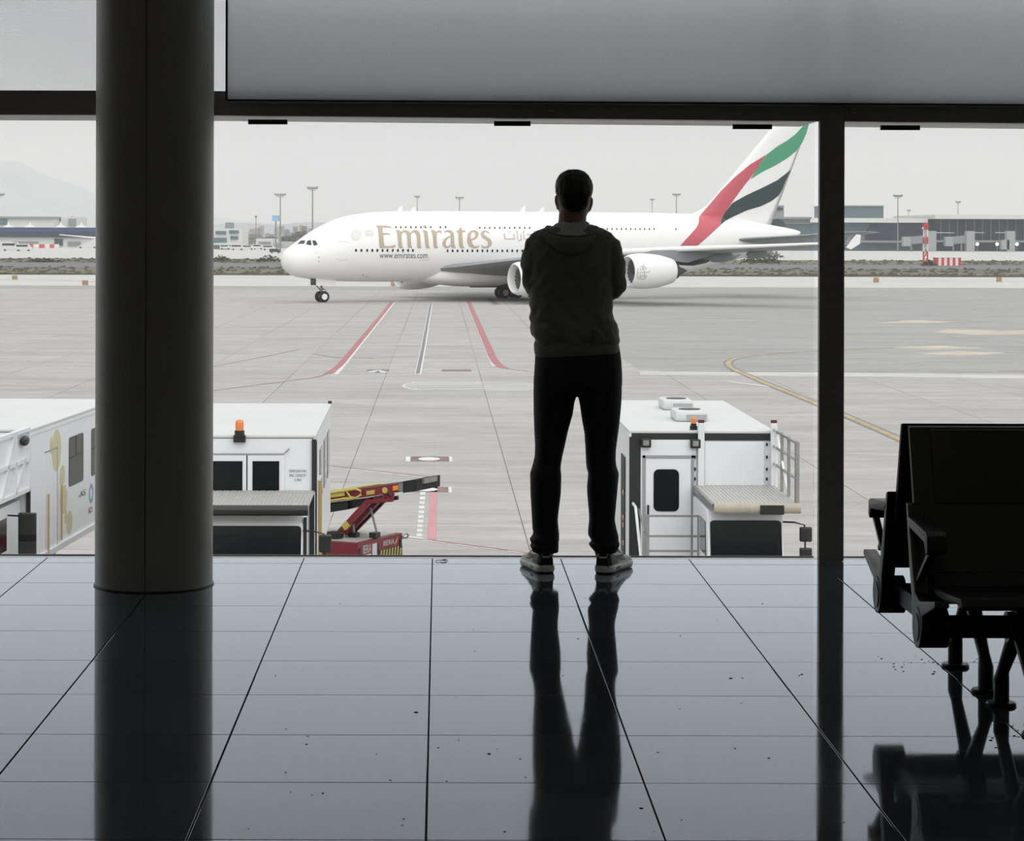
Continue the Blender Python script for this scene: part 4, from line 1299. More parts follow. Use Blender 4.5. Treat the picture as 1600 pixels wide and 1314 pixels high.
MB().box(1.20, 1.27, BL - .05, BL + .02, BH1, BH1 + .05).build('corner_cap', M_dark, tB)

# ---- truck at the left edge
tA = thing('lift_truck', 'white passenger lift truck with pale yellow ovals, at the left edge of the view', 'truck', (-8.345, 39.79, GZ), math.radians(-3.9))
truck_base(tA)
for (y, z, ry, rz) in ((1.95, 3.86, .36, .38), (1.55, 3.98, .10, .16), (2.42, 3.36, .20, .19), (2.55, 2.90, .27, .26), (2.72, 2.56, .11, .12), (3.0, 2.42, .22, .22)):
    MB().prism([(y + ry * math.cos(2 * PI * k / 24), z + rz * math.sin(2 * PI * k / 24)) for k in range(24)], 1.251, 1.2575, 'x').build('oval_print', M_oval, tA)
dr = MB().box(1.25, 1.256, 1.05, 2.02, 2.12, 3.92).build('side_door', M_panel, tA)
MB().box(1.256, 1.262, 2.0, 2.03, 2.12, 3.92).box(1.256, 1.262, 1.05, 2.03, 3.89, 3.92).build('door_seam', mat('grey_frame', (.3, .31, .32), .5), dr)
for y, z0, z1 in ((1.18, 1.9, 3.15), (2.18, 2.2, 3.2)):
    MB().tube([(1.30, y, z0), (1.30, y, z1)], .018, 8).build('grab_rail', M_yrail, tA)
for y0, y1 in ((2.95, 4.15), (4.85, 6.05)):
    wn = MB().prism(rrect(y0, y1, 3.08, 4.0, .08), 1.25, 1.258, 'x').build('side_window', M_dglass, tA)
    MB().box(1.258, 1.262, y0 + .55, y0 + .59, 3.6, 3.98).box(1.258, 1.262, y0 + .05, y1 - .05, 3.6, 3.63).build('window_bar', M_dark, wn)
lettering('side_lettering', '-AS', M_black_txt, tA, (1.252, 3.75, 2.78), (0, 1, 0), (0, 0, 1), .6, .11)
lettering('side_lettering', 'SO', M_black_txt, tA, (1.252, 4.6, 2.38), (0, 1, 0), (0, 0, 1), .35, .11)
MB().lathe([(1.251, .11), (1.255, .11), (1.255, .19), (1.251, .19)], (0, 4.85, 2.75), 'x', 24).build('blue_roundel', M_blue, tA)
MB().box(1.24, 1.30, .6, BL, 2.03, 2.14).build('skirt_rail', M_white, tA)
MB().box(1.2, 1.262, -.04, .03, 2.0, 4.33).build('corner_gasket', M_shadowgap, tA)
deck(tA, -1.22, 1.2, -2.4, 3.40, M_white, .07)
pf = MB()
for a, b in (((-2.4, 3.38), (-.05, 3.38)), ((-2.4, 4.42), (-.05, 4.42)), ((-2.4, 3.38), (-2.4, 4.42)), ((-1.0, 3.38), (-1.0, 4.42)), ((-.06, 3.38), (-.06, 4.42)), ((-2.4, 3.9), (-.05, 3.9)), ((-1.9, 3.4), (-1.1, 4.4)), ((-1.0, 3.4), (-.35, 3.95))):
    pf.beam((1.24, a[0], a[1]), (1.24, b[0], b[1]), .07, .07)
pf.build('platform_truss', M_white, tA)
MB().box(1.2, 1.22, -2.38, -.07, 3.4, 4.4).build('platform_side', M_panel, tA)
MB().ell((1.28, -.45, 4.25), .06, .22, .09).build('marker_lamp', M_dark, tA, smooth=180)
cab(tA, -1.15, 1.15, 3.22, -2.3)
mirror(tA, 1.15, -1.1, 2.75, 1, .5, .3)

# ---- red belt loader: its end faces right and towards the building, the conveyor climbs to the right
lo = thing('belt_loader', 'red baggage belt loader with raised yellow-railed conveyor', 'belt loader', (-1.76, 49.6, GZ), math.radians(-28))
# local frame: x along the conveyor, y away from the viewer, the end plate is at x = 0
M_lred = mat('loader_red', (0.19, 0.022, 0.030), 0.4, var=0.1, scale=2)
M_ldk = mat('loader_dark_red', (0.09, 0.016, 0.02), 0.45)
M_belt = mat('conveyor_belt', (0.014, 0.014, 0.015), 0.7)
M_yel = mat('loader_yellow', (0.50, 0.42, 0.10), 0.45, var=0.1, scale=3)
M_orange = mat('orange_reflector', (0.75, 0.30, 0.05), 0.35)
body = MB().prism([(-4.2, .45), (-4.2, 1.08), (0, 1.11), (0, .46), (-.5, .46), (-.62, .72), (-1.0, .9), (-1.4, .9), (-1.75, .72), (-1.85, .45)], 0, 2.0, 'y').build('body', M_lred, lo, bevel=.02)
MB().box(-4.1, -.08, .08, 1.92, 1.10, 1.125).build('deck_plate', M_deck, body)
for x in (-3.4, -1.2):
    for y in (.16, 1.84):
        o = MB().lathe([(-.12, .2), (-.12, .36), (-.08, .4), (.08, .4), (.12, .36), (.12, .2)], (x, y, .4), 'y', 20).build('wheel', M_rubber, lo, smooth=40)
        MB().lathe([(-.11, .02), (-.11, .2), (.11, .2), (.11, .02)], (x, y, .4), 'y', 14).build('hub', M_steel, o)
# hazard stripes on the far half of the end plate
MB().box(.001, .006, .95, 1.99, .62, .84).build('hazard_panel', M_dark, body)
for k in range(8):
    y = .97 + .127 * k
    MB().add([(.009, y, .63), (.009, y + .06, .63), (.009, y + .10, .83), (.009, y + .04, .83)], [(0, 1, 2, 3)]).build('hazard_stripe', M_yel, body)
lettering('end_lettering', 'IBERIA', M_lw, lo, (.004, 1.12, .915), (0, 1, 0), (0, 0, 1), .50, .11)
MB().add([(.008, 1.60, .87), (.008, 1.74, .94), (.008, 1.80, 1.08), (.008, 1.71, 1.0)], [(0, 1, 2, 3)]).build('end_flash', M_orange, lo)
lettering('end_lettering', 'IBERIA', M_lw, lo, (.004, .22, .85), (0, 1, 0), (0, 0, 1), .36, .18)
MB().box(.001, .006, .22, .58, .78, .82).build('end_line', M_lw, body)
MB().box(.001, .006, .64, .84, .72, 1.02).build('end_placard', M_lw, body)
for y in (.04, 1.86):
    MB().box(.001, .012, y, y + .1, .78, .98).build('tail_lamp', M_dark, body)
MB().box(.001, .006, .86, .94, .72, 1.0).build('lamp_recess', M_dark, body)
MB().tube([(.0, 1.96, 1.04), (.06, 2.08, 1.09), (.08, 2.14, 1.04), (.06, 2.10, .99), (.0, 1.96, 1.0)], .025, 6).build('tow_eye', M_steel, body)
def bz(x): return 2.15 + .175 * x          # centre line of the conveyor
def slope_box(x0, x1, y0, y1, lo0, hi0, lo1=None, hi1=None):
    lo1 = lo0 if lo1 is None else lo1; hi1 = hi0 if hi1 is None else hi1
    return MB().add([(x0, y0, bz(x0) + lo0), (x1, y0, bz(x1) + lo1), (x1, y1, bz(x1) + lo1), (x0, y1, bz(x0) + lo0),
                     (x0, y0, bz(x0) + hi0), (x1, y0, bz(x1) + hi1), (x1, y1, bz(x1) + hi1), (x0, y1, bz(x0) + hi0)],
                    [(0, 3, 2, 1), (4, 5, 6, 7), (0, 1, 5, 4), (1, 2, 6, 5), (2, 3, 7, 6), (3, 0, 4, 7)])
boom = slope_box(-4.4, 1.0, .50, .56, -.13, .13, -.07, .12).build('boom', M_lred, lo)
slope_box(-4.4, 1.0, 1.44, 1.50, -.13, .13, -.07, .12).build('boom_rail', M_lred, boom)
slope_box(-4.4, 1.05, .57, 1.43, .06, .12).build('belt', M_belt, boom)
slope_box(.86, 1.20, .46, 1.54, -.10, .15).build('nose_bumper', M_belt, boom)
slope_box(1.20, 1.26, .7, 1.3, .03, .14).build('nose_plate', M_steel, boom)
slope_box(.76, .86, .46, .50, -.06, .11).build('reflector', M_steel, boom)
slope_box(.60, .74, .48, .50, -.02, .08).build('reflector', M_orange, boom)
MB().cyl((.40, .475, bz(.40) + .01), (.40, .50, bz(.40) + .01), .065, 14).build('side_lamp', M_yel, boom)
slope_box(-.06, .14, .48, .50, -.04, .05).build('data_plate', M_yel, boom)
slope_box(-4.4, -.55, .52, 1.48, -.40, -.13, -.30, -.13).build('under_tray', M_dark, boom)
slope_box(-.55, .05, .60, 1.40, -.30, -.13, -.20, -.10).build('rear_tray', M_dark, boom)
for y in (.44, 1.56):
    rl = MB()
    rl.tube([(x, y, bz(x) + d) for x, d in ((-4.4, -.12), (-2.0, -.10), (-1.2, -.06), (-.6, -.05), (-.30, -.07), (-.18, -.02), (-.18, .07), (-.30, .13), (-1.2, .12), (-4.4, .12))], .028, 8)
    rl.tube([(x, y, bz(x) + d) for x, d in ((-.55, .12), (-.45, -.02), (-.32, -.07))], .02, 6)
    rl.beam((-4.4, y + .02, bz(-4.4) + .03), (-.6, y + .02, bz(-.6) + .06), .02, .09)
    rl.build('side_rail', M_yel, boom)
# lifting arms, rams and brackets
for y in (.55, .95):
    MB().beam((-.86, y, 1.14), (-.02, y, 1.98), .08, .13).build('lift_arm', M_lred, lo)
for y in (1.25, 1.5):
    MB().beam((-.98, y, 1.14), (-.20, y, 1.88), .08, .12).build('lift_arm', M_ldk, lo)
MB().beam((-.66, .55, 1.34), (-.54, .55, 1.46), .10, .14).build('yellow_band', M_yel, lo)
MB().beam((-.08, .55, 1.95), (.56, .55, 2.03), .07, .09).build('lift_link', M_lred, lo)
MB().beam((-.20, 1.40, 1.88), (.22, 1.40, 1.97), .07, .09).build('lift_link', M_ldk, lo)
for a, c in (((.55, 2.03), (.57, bz(.57) - .08)), ((.52, 2.03), (.38, bz(.38) - .08)), ((.30, 2.0), (.36, bz(.36) - .08)), ((.12, 1.98), (.16, bz(.16) - .1))):
    MB().beam((a[0], .55, a[1]), (c[0], .55, c[1]), .05, .05).build('boom_bracket', M_lred, lo)
MB().tube([(-.02, .9, 1.2), (-.20, .9, 1.78)], .025, 8).build('hydraulic_ram', M_steel, lo)
MB().tube([(-.52, .75, 1.14), (-.54, .75, 1.4)], .025, 8).build('hydraulic_ram', M_steel, lo)
MB().box(-.16, .0, .78, 1.0, 1.125, 1.24).build('ram_foot', M_dark, lo)
MB().box(-.62, -.44, .66, .84, 1.125, 1.22).build('ram_foot', M_dark, lo)
MB().box(-.92, -.62, .20, .50, 1.125, 1.28).build('motor_housing', M_dark, lo, bevel=.05)
MB().prism([(-1.35, 1.1), (-1.15, 1.1), (-1.2, 1.62), (-1.28, 1.7), (-1.35, 1.62)], .25, .35, 'y').build('control_post', M_lred, lo)

# ------------------------------------------------------------------ back-to-back seating
M_seat = mat('black_seat_shell', (0.010, 0.010, 0.010), 0.5, var=0.1, scale=40, bump=0.04, bscale=400)
M_cast = mat('black_cast_metal', (0.017, 0.017, 0.017), 0.38, metal=0.3)
SY = 7.51
seat = thing('bench_seating', 'black back-to-back airport seating bench on a beam, at the right edge', 'seating', (1.82, SY, 0))
def L3(x, d, z, sg):
    return (x - 1.82, sg * d, z)
def prof(poly, x0, x1, sg, name, m, parent, bevel=0.004, smooth=30):
    return MB().prism([(sg * a, b) for a, b in poly], x0 - 1.82, x1 - 1.82, 'x').build(name, m, parent, bevel=bevel, smooth=smooth)
for sg in (-1, 1):
    MB().cyl(L3(1.51, .33, .292, sg), L3(3.9, .33, .292, sg), .036, 20).build('beam', M_cast, seat, smooth=40)
    for xe, dirn in ((1.50, 1), (3.86, -1)):
        xa, xb = (xe, xe + .045)
        # upright with forward seat arm, one casting
        poly = [(.135, .662), (.165, .660), (.245, .46), (.275, .385), (.33, .352), (.44, .352), (.56, .368), (.56, .385), (.44, .374), (.34, .378), (.30, .40),
                ][:0]
        up = [(.150, .662), (.178, .655), (.262, .45), (.292, .392), (.36, .376), (.58, .410), (.585, .392), (.40, .335), (.402, .29), (.385, .245), (.33, .225), (.275, .245), (.258, .29), (.25, .36), (.215, .44)]
        fr_ = prof(up, xa, xb, sg, 'end_frame', M_cast, seat)
        arm = [(.180, .614), (.205, .620), (.455, .604), (.478, .594), (.486, .545), (.460, .534), (.436, .570), (.20, .590)]
        prof(arm, xa - .002, xb + .016, sg, 'armrest', M_cast, seat)
        strut = [(.455, .552), (.468, .540), (.285, .425), (.268, .432)]
        prof(strut, xa + .008, xa + .03, sg, 'arm_strut', M_cast, seat, bevel=.002)
        MB().cyl(L3(xe - .002, .33, .290, sg), L3(xe + .09 * dirn, .33, .290, sg), .064, 28).build('hub', M_cast, seat, smooth=40, bevel=0)
        MB().cyl(L3(xe - .005 * dirn, .33, .290, sg), L3(xe - .0, .33, .290, sg), .044, 24).build('hub_cap', M_dark, seat, smooth=40)
    for k in range(4):
        x0 = 1.565 + k * .58
        x1 = x0 + .54
        sp = [(.215, .45), (.225, .41), (.30, .388), (.42, .386), (.62, .406), (.655, .394), (.664, .408), (.64, .428), (.42, .412), (.30, .414), (.255, .45)]
        s_o = prof(sp, x0, x1, sg, 'seat_pan', M_seat, seat, bevel=.003)
        bk = [(.225, .395), (.250, .395), (.235, .45), (.150, .66), (.070, .895), (.045, .898), (.120, .66)]
        prof(bk, x0 - .038 if k == 0 else x0 - .005, x1 + .005, sg, 'backrest', M_seat, seat, bevel=.004)
        lip = [(.150, .665), (.160, .66), (.082, .888), (.072, .89)]
        prof(lip, x0 + .03, x1 - .03, sg, 'back_cushion', M_seat, seat, bevel=.003)
        br_ = [(.30, .385), (.36, .383), (.36, .31), (.30, .31)]
        prof(br_, x0 + .24, x0 + .30, sg, 'seat_bracket', M_cast, seat, bevel=.002)
        prof([(.235, .45), (.26, .44), (.33, .33), (.30, .31)], x0 + .24, x0 + .30, sg, 'back_bracket', M_cast, seat, bevel=.002)
    for xl in (1.82, 3.45):
        lg = MB()
        for t in (-1, 1):
            d0 = .33
            pts = [(d0 + t * .015, .285), (d0 + t * .07, .235), (d0 + t * .205, .115), (d0 + t * .225, .085), (d0 + t * .225, .012)]
            rs = [.030, .026, .020, .026, .026]
            lg.tube([L3(xl, a, b, sg) for a, b in pts], rs, 12)
        lg_o = lg.build('leg', M_cast, seat, smooth=50)
        MB().cyl(L3(xl - .04, .33, .292, sg), L3(xl + .04, .33, .292, sg), .048, 20).build('leg_clamp', M_cast, lg_o, smooth=40)
        for t in (-1, 1):
            MB().lathe([(0.0, .047), (.006, .049), (.012, .044), (.016, .02), (.016, .001)], L3(xl, .33 + t * .225, 0, sg), 'z', 24).build('foot_disc', M_cast, lg_o, smooth=40)
MB().beam(L3(1.56, .33, .30, -1), L3(1.56, .33, .30, 1), .018, .05).build('tie_bar', M_cast, seat)

# ------------------------------------------------------------------ the man at the window
PM = 10.3 / F
man = thing('person', 'man in grey hooded sweatshirt and dark jeans, arms folded, back to the viewer', 'person', ((900 - PX0) * PM, 10.3, 0))
def mx(px): return (px - 900) * PM
def mz(py): return CAMH - (py - 365.5) * PM
M_skin = mat('skin', (0.20, 0.105, 0.075), 0.5, var=0.08, scale=30)
M_hair = mat('short_dark_hair', (0.012, 0.010, 0.009), 0.6, var=0.3, scale=200)
M_hood = mat('grey_sweatshirt', (0.155, 0.155, 0.147), 0.9, var=0.10, scale=120, bump=0.25, bscale=500, sheen=0.25)
M_lin = mat('light_grey_lining', (0.36, 0.36, 0.335), 0.9, var=0.12, scale=90, bump=0.2, bscale=400, sheen=0.25)
M_jean = mat('dark_denim', (0.012, 0.013, 0.018), 0.85, var=0.15, scale=90, bump=0.1, bscale=600)
M_shoe = mat('shoe_white_leather', (0.78, 0.78, 0.75), 0.45, var=0.06, scale=30)
M_shg = mat('shoe_grey_mesh', (0.70, 0.70, 0.67), 0.7, var=0.1, scale=120)
M_shk = mat('shoe_black', (0.012, 0.012, 0.012), 0.5)

def ellring(cx, cy, z, rx, ry, n=28, p=2.3):
    out = []
    for k in range(n):
        a = 2 * PI * k / n
        c, s = math.cos(a), math.sin(a)
        out.append((cx + rx * abs(c) ** (2 / p) * (1 if c >= 0 else -1), cy + ry * abs(s) ** (2 / p) * (1 if s >= 0 else -1), z))
    return out
def rows_loft(mb, rows, n=28, p=2.3):
    """rows: picture y, left x, right x, half depth, depth centre"""
    mb.loft([ellring((mx(a) + mx(b)) / 2, cy, mz(py), (mx(b) - mx(a)) / 2, dp, n, p) for py, a, b, dp, cy in rows])

# jeans
j = MB()
rows_loft(j, [(540, 836, 968, .115, .0), (552, 836.5, 970, .122, -.002), (565, 836, 971.5, .128, -.008), (585, 834.5, 972.5, .132, -.014), (600, 833.8, 972.5, .130, -.014), (608, 836, 971, .115, -.008)])
LEG_L = [(575, 836, 905, .118, -.008), (606, 834, 903.5, .114, -.008), (617, 834, 901.5, .111, -.006), (627, 834.2, 898.5, .108, -.004), (647, 834.5, 895.7, .102, 0), (673, 835.5, 888.5, .095, .004), (697, 837, 883.5, .088, .008), (712, 836.5, 880, .084, .01),
         (724, 834, 878, .083, .01), (732, 831.5, 877, .086, .006), (739.5, 829, 878, .090, 0), (748, 829.2, 878, .088, -.004), (771, 829.7, 877.3, .085, -.008), (800, 831.5, 873.8, .076, -.006), (812, 832.2, 872.7, .073, -.004), (826, 833, 874, .074, 0),
         (833, 834.5, 875, .074, .002), (838, 832, 875, .082, .004), (843.5, 827.8, 875.2, .086, .004), (848, 833.2, 874.0, .076, .004), (852.5, 829, 874.5, .084, .004), (857, 831.5, 874.2, .082, .004), (862.5, 834, 873.8, .076, .004)]
LEG_R = [(575, 900, 972, .118, -.008), (606, 901.5, 972, .114, -.008), (617, 903.5, 972, .111, -.006), (635, 907, 971, .106, -.003), (656, 910, 969.2, .099, 0), (677, 914, 966.7, .094, .004), (702, 915.8, 963.6, .086, .009), (716, 916.5, 963.2, .083, .011),
         (727, 917, 964, .084, .009), (733, 918, 966.0, .086, .005), (739.5, 920, 968, .090, .0), (760, 918, 966, .086, -.006), (771, 918.3, 965, .084, -.008), (800, 921, 962.5, .076, -.006), (812, 921.5, 961.6, .073, -.004), (828, 920, 965, .075, 0),
         (836, 920, 967.5, .080, .003), (841, 923.5, 968, .080, .004), (845, 926.0, 968.0, .076, .004), (850, 920.8, 970.2, .085, .004), (853.5, 923, 968.4, .081, .004), (858, 927.5, 966.5, .078, .004), (862, 930, 965, .074, .006)]
rows_loft(j, LEG_L, 26); rows_loft(j, LEG_R, 26)
me = fuse(j, 0.0070, 1, 'jeans')
jn = obj('jeans', me, M_jean, man, smooth=180)
for sg, (a, b) in ((-1, (848, 893)), (1, (912, 957))):
    # patch pockets on the seat of the jeans
    x0, x1 = mx(a), mx(b)
    pk = MB()
    pts = [(x0, mz(572)), (x1, mz(572)), (x1 - .006, mz(600)), ((x0 + x1) / 2, mz(610)), (x0 + .006, mz(600))]
    def yb(x, z):
        t = (x - mx(903.5)) / (mx(972.5) - mx(903.5))
        return -.014 - .132 * max(0, 1 - abs(t) ** 2.3) ** (1 / 2.3) - .003
    pk.add([(x, yb(x, z), z) for x, z in pts] + [(x, yb(x, z) + .01, z) for x, z in pts],
           [(4, 3, 2, 1, 0), (5, 6, 7, 8, 9)] + [(i, (i + 1) % 5, (i + 1) % 5 + 5, i + 5) for i in range(5)])
    pk.build('pocket', M_jean, jn)

# sweatshirt: torso and folded arms as one garment
h = MB()
rows_loft(h, [(349, 872, 920, .055, .01), (352, 866, 927, .065, .008), (356, 852, 938, .075, .005), (361, 837, 950, .085, 0), (367, 829, 957, .095, -.002), (378, 826, 959, .105, -.004), (395, 826, 959, .115, -.006), (415, 827, 957.5, .120, -.006),
              (440, 828, 956, .118, -.004), (462, 828.5, 956, .116, 0), (480, 828, 958.5, .118, .002), (497, 828, 961.5, .122, .003), (512, 829.5, 964, .126, .002), (524, 832, 966.5, .130, 0), (532, 835, 966, .130, 0), (537, 835.5, 964.5, .126, 0)], 36, 2.5)
def P(px, py, y): return Vector((mx(px), y, mz(py)))
# upper arms hang, forearms fold across the chest
h.capsule(P(838.5, 387, -.005), .058, P(832.5, 414, -.005), .0575).capsule(P(832.5, 414, -.005), .0575, P(836, 449, .01), .051)
h.capsule(P(836, 449, .01), .050, P(848, 441, .17), .045).capsule(P(848, 441, .17), .045, P(905, 430, .20), .042)
h.capsule(P(951, 388, -.005), .060, P(957.5, 414, -.005), .059).capsule(P(957.5, 414, -.005), .059, P(960.5, 447, .005), .053)
h.capsule(P(960.5, 447, .005), .052, P(940, 436, .18), .045).capsule(P(940, 436, .18), .045, P(880, 424, .235), .042)
me = fuse(h, 0.0075, 3, 'sweatshirt')
for v in me.vertices:
    c = v.co
    n = v.normal
    zz = c.z
    low = max(0.0, min(1.0, (mz(440) - zz) / (mz(440) - mz(535))))
    f1 = noise.noise(Vector((c.x * 9 + 3, c.y * 9, zz * 22 + c.x * 14))) * 0.014 * (0.3 + low)
    f2 = noise.noise(Vector((c.x * 26, c.y * 20 + 4, zz * 30 - c.x * 20))) * 0.006
    bag = 0.008 * math.exp(-((zz - mz(520)) / 0.03) ** 2)
    v.co = c + n * (f1 + f2 + bag)
sw_o = obj('sweatshirt', me, M_hood, man, smooth=180)
# ribbed hem
hb = MB()
hem = [(533, 836.5, 964.5, .120, 0), (537, 834.5, 965.5, .127, 0), (545, 835, 967, .130, -.002), (553, 836.2, 968.3, .132, -.004), (556, 838, 967, .128, -.004)]
rg = []
for py, a, b, dp, cy in hem:
    ring = ellring((mx(a) + mx(b)) / 2, cy, mz(py), (mx(b) - mx(a)) / 2, dp, 96, 2.4)
    # the band hangs lower on the left
    rg.append([(x + (.0012 if i % 2 else -.0012) * (x > 0) * 1.0, y + (.0012 if i % 2 else -.0012), z - (mx(903) - x) * 0.055 * (1 if py > 535 else .3) + .006) for i, (x, y, z) in enumerate(ring)])
hb.loft(rg).build('hem_band', M_hood, man, smooth=60)

# hood lying on the back
def hood_surface():
    out, lin = [], []
    n = 40
    cxn = mx(893)
    for k in range(n + 1):
        ph = math.radians(-118 + 236 * k / n)
        bk = max(0.0, math.cos(ph))            # 1 at the spine
        side = math.sin(ph)
        dx, dy = math.sin(ph), -math.cos(ph)
        wob = 0.004 * math.sin(7 * ph + 1) + 0.003 * math.sin(13 * ph)
        top = mz(345.5 - 1.5 * math.sin(ph)) - 0.02 * (1 - bk) - .012 * max(0, -math.cos(ph))
        rim_z = mz(349) - (mz(349) - mz(371)) * bk ** 1.5 - .02 * (1 - bk)
        tip_z = mz(360) - (mz(360) - mz(397)) * bk ** 2.2 - .012 * (1 - bk)
        r_in = .068 + .004 * bk
        r_rim = .098 + .058 * bk
        r_out = .114 + .066 * bk + wob
        def pt(r, z, ex=0):
            x = cxn + dx * r * (1.0) - .012 * bk * (1 if z < rim_z else 0)
            return (x, dy * r * .92 + .01, z)
        lin.append([pt(r_in, top - .035), pt(r_in + .003, top), pt(r_in + .012, top + .003), pt((r_in + r_rim) / 2, (top + rim_z) / 2 - .006 * bk + wob), pt(r_rim - .006, rim_z - .004)])
        out.append([pt(r_rim - .010, rim_z - .012), pt(r_rim - .004, rim_z + .004), pt(r_rim + .006, rim_z + .006), pt(r_out, rim_z - .010), pt(r_out + .004, (rim_z * .55 + tip_z * .45)),
                    pt(r_out - .006, tip_z + .008), pt(r_out - .02, tip_z), pt(r_rim - .028, tip_z + .004), pt(r_rim - .035, rim_z - .02)])
    return out, lin
ho, hl = hood_surface()
MB().loft(ho, cap=True, closed=True).build('hood', M_hood, man, smooth=70)
li = MB().loft(hl, cap=False, closed=False)
li.build('hood_lining', M_lin, man, smooth=180)
# a fold of lining and the rim seam
MB().tube([(x + .0, y - .004, z) for x, y, z in [r[2] for r in ho]], .0045, 8).build('hood_rim', M_hood, man, smooth=180)
cd = MB()
for pts in ([P(866, 350, -.115), P(876, 366, -.150), P(884, 372, -.156)], [P(905, 352, -.105), P(898, 362, -.132), P(893, 370, -.152)]):
    cd.tube(pts, .004, 8)
pass
# shoulder yoke seams
def torso_back(px, py):
    rows = [(352, 866, 927, .065, .008), (356, 852, 938, .075, .005), (361, 837, 950, .085, 0), (367, 829, 957, .095, -.002), (378, 826, 959, .105, -.004), (395, 826, 959, .115, -.006)]
    a, b, dp, cy = [interp(rows, py, k) for k in (1, 2, 3, 4)]
    t = (mx(px) - (mx(a) + mx(b)) / 2) / ((mx(b) - mx(a)) / 2)
    t = max(-.98, min(.98, t))
    return P(px, py, cy - dp * (1 - abs(t) ** 2.5) ** (1 / 2.5) - .004)
for seam in ([(833, 374), (842, 371), (855, 369.5)], [(928, 366), (940, 368), (952, 373)]):
    MB().tube([torso_back(x, y) for x, y in seam], .0025, 6).build('yoke_seam', M_hood, man)

# body: head, neck, torso, arms, hands and legs in one skin
b = MB()
HC = 896.5
HEAD = [  # picture y, half width, back, front (y), centre shift
    (268, .030, -.045, .050), (272, .048, -.070, .068), (279, .063, -.088, .084), (289, .072, -.098, .096), (300, .074, -.100, .102), (312, .0735, -.095, .103), (322, .071, -.084, .103), (331, .066, -.066, .104), (339, .058, -.045, .104), (346, .045, -.02, .100), (349, .03, .01, .09)]
b.loft([ellring(mx(HC), (bk + fr_) / 2, mz(py), hw, (fr_ - bk) / 2, 30, 2.2) for py, hw, bk, fr_ in HEAD])
b.capsule(P(HC - 1, 322, -.005), .062, P(HC - 3, 352, -.012), .064)
b.capsule(P(893.5, 345, -.012), .060, P(893, 372, -.01), .07)
# face on the far side: brow, nose, lips, chin
b.ell(P(HC, 303, .098), .052, .014, .012).ell(P(HC, 316, .112), .013, .022, .020).capsule(P(HC, 303, .104), .009, P(HC, 317, .122), .012)
b.ell(P(HC, 328, .104), .024, .012, .007).ell(P(HC, 332, .103), .022, .012, .007).ell(P(HC, 342, .095), .026, .020, .014)
# ears
for px, py, sg in ((869.8, 315, -1), (923.2, 317.5, 1)):
    b.ell(P(px, py, .004), .0095, .019, .029, rot=Matrix.Rotation(sg * .14, 3, 'Y')).ell(P(px - sg * 1.8, py + 9, .008), .008, .011, .012)
# torso and limbs inside the clothes
b.capsule(P(895, 375, .0), .085, P(897, 460, .0), .10).capsule(P(897, 460, 0), .10, P(902, 575, -.005), .105)
b.capsule(P(862, 382, -.005), .075, P(930, 382, -.005), .075)
for sh, el, wr_, hd in (((838, 382, -.005), (837, 448, .012), (848, 441, .17), (912, 428, .20)), ((952, 382, -.005), (959, 446, .008), (940, 436, .18), (872, 422, .235))):
    b.capsule(P(*sh), .042, P(*el), .034).capsule(P(*el), .033, P(*wr_), .030).capsule(P(*wr_), .030, P(*hd), .024)
for (wr_, dr_, zz) in (((912, 428, .205), 1, 0), ((872, 422, .24), -1, 0)):
    # hand laid on the opposite upper arm: palm, four fingers, thumb
    c = P(*wr_)
    dv = Vector((dr_ * .84, -.54, 0))
    b.capsule(c, .024, c + dv * .055 + Vector((0, 0, .002)), .028)
    for q in range(4):
        s0 = c + dv * .075 + Vector((0, 0, .028 - .018 * q))
        ln = (.052, .060, .056, .044)[q]
        s1 = s0 + dv * (ln * .55) + Vector((0, 0, .003)); s2 = s1 + Vector((dr_ * ln * .2, -ln * .42, 0))
        b.capsule(s0, .0095, s1, .009, 8).capsule(s1, .009, s2, .0075, 8)
    t0 = c + dv * .02 + Vector((0, 0, .022)); t1 = t0 + dv * .025 + Vector((0, .008, .024)); t2 = t1 + dv * .026 + Vector((0, 0, .010))
    b.capsule(t0, .012, t1, .0105, 8).capsule(t1, .0105, t2, .0085, 8)
for rws in (LEG_L, LEG_R):
    prev = None
    for i in (1, 4, 9, 13, 19):
        py, x0, x1, dp, cy = rws[i]
        q = P((x0 + x1) / 2, py, cy); r = min(mx(x1) - mx(x0), 2 * dp) / 2 * .72
        if prev: b.capsule(prev[0], prev[1], q, r)
        prev = (q, r)
    b.capsule(prev[0], prev[1], Vector((prev[0].x, prev[0].y + .02, .055)), .035)
me = fuse(b, 0.0062, 2, 'body')
bd = obj('body', me, M_skin, man, smooth=180)
for sg in (-1, 1):
    e = MB().ell(P(HC + sg * 11, 307, .096), .011, .008, .006).build('eye', mat('eye_white', (.7, .7, .68), .2), man, smooth=180)
    MB().ell(P(HC + sg * 11, 307, .1035), .005, .002, .005).build('iris', M_dark, e, smooth=180)
    MB().tube([P(HC + sg * 4, 302.5, .110), P(HC + sg * 11, 301.5, .110), P(HC + sg * 19, 303, .098)], .0035, 6).build('eyebrow', M_hair, man)
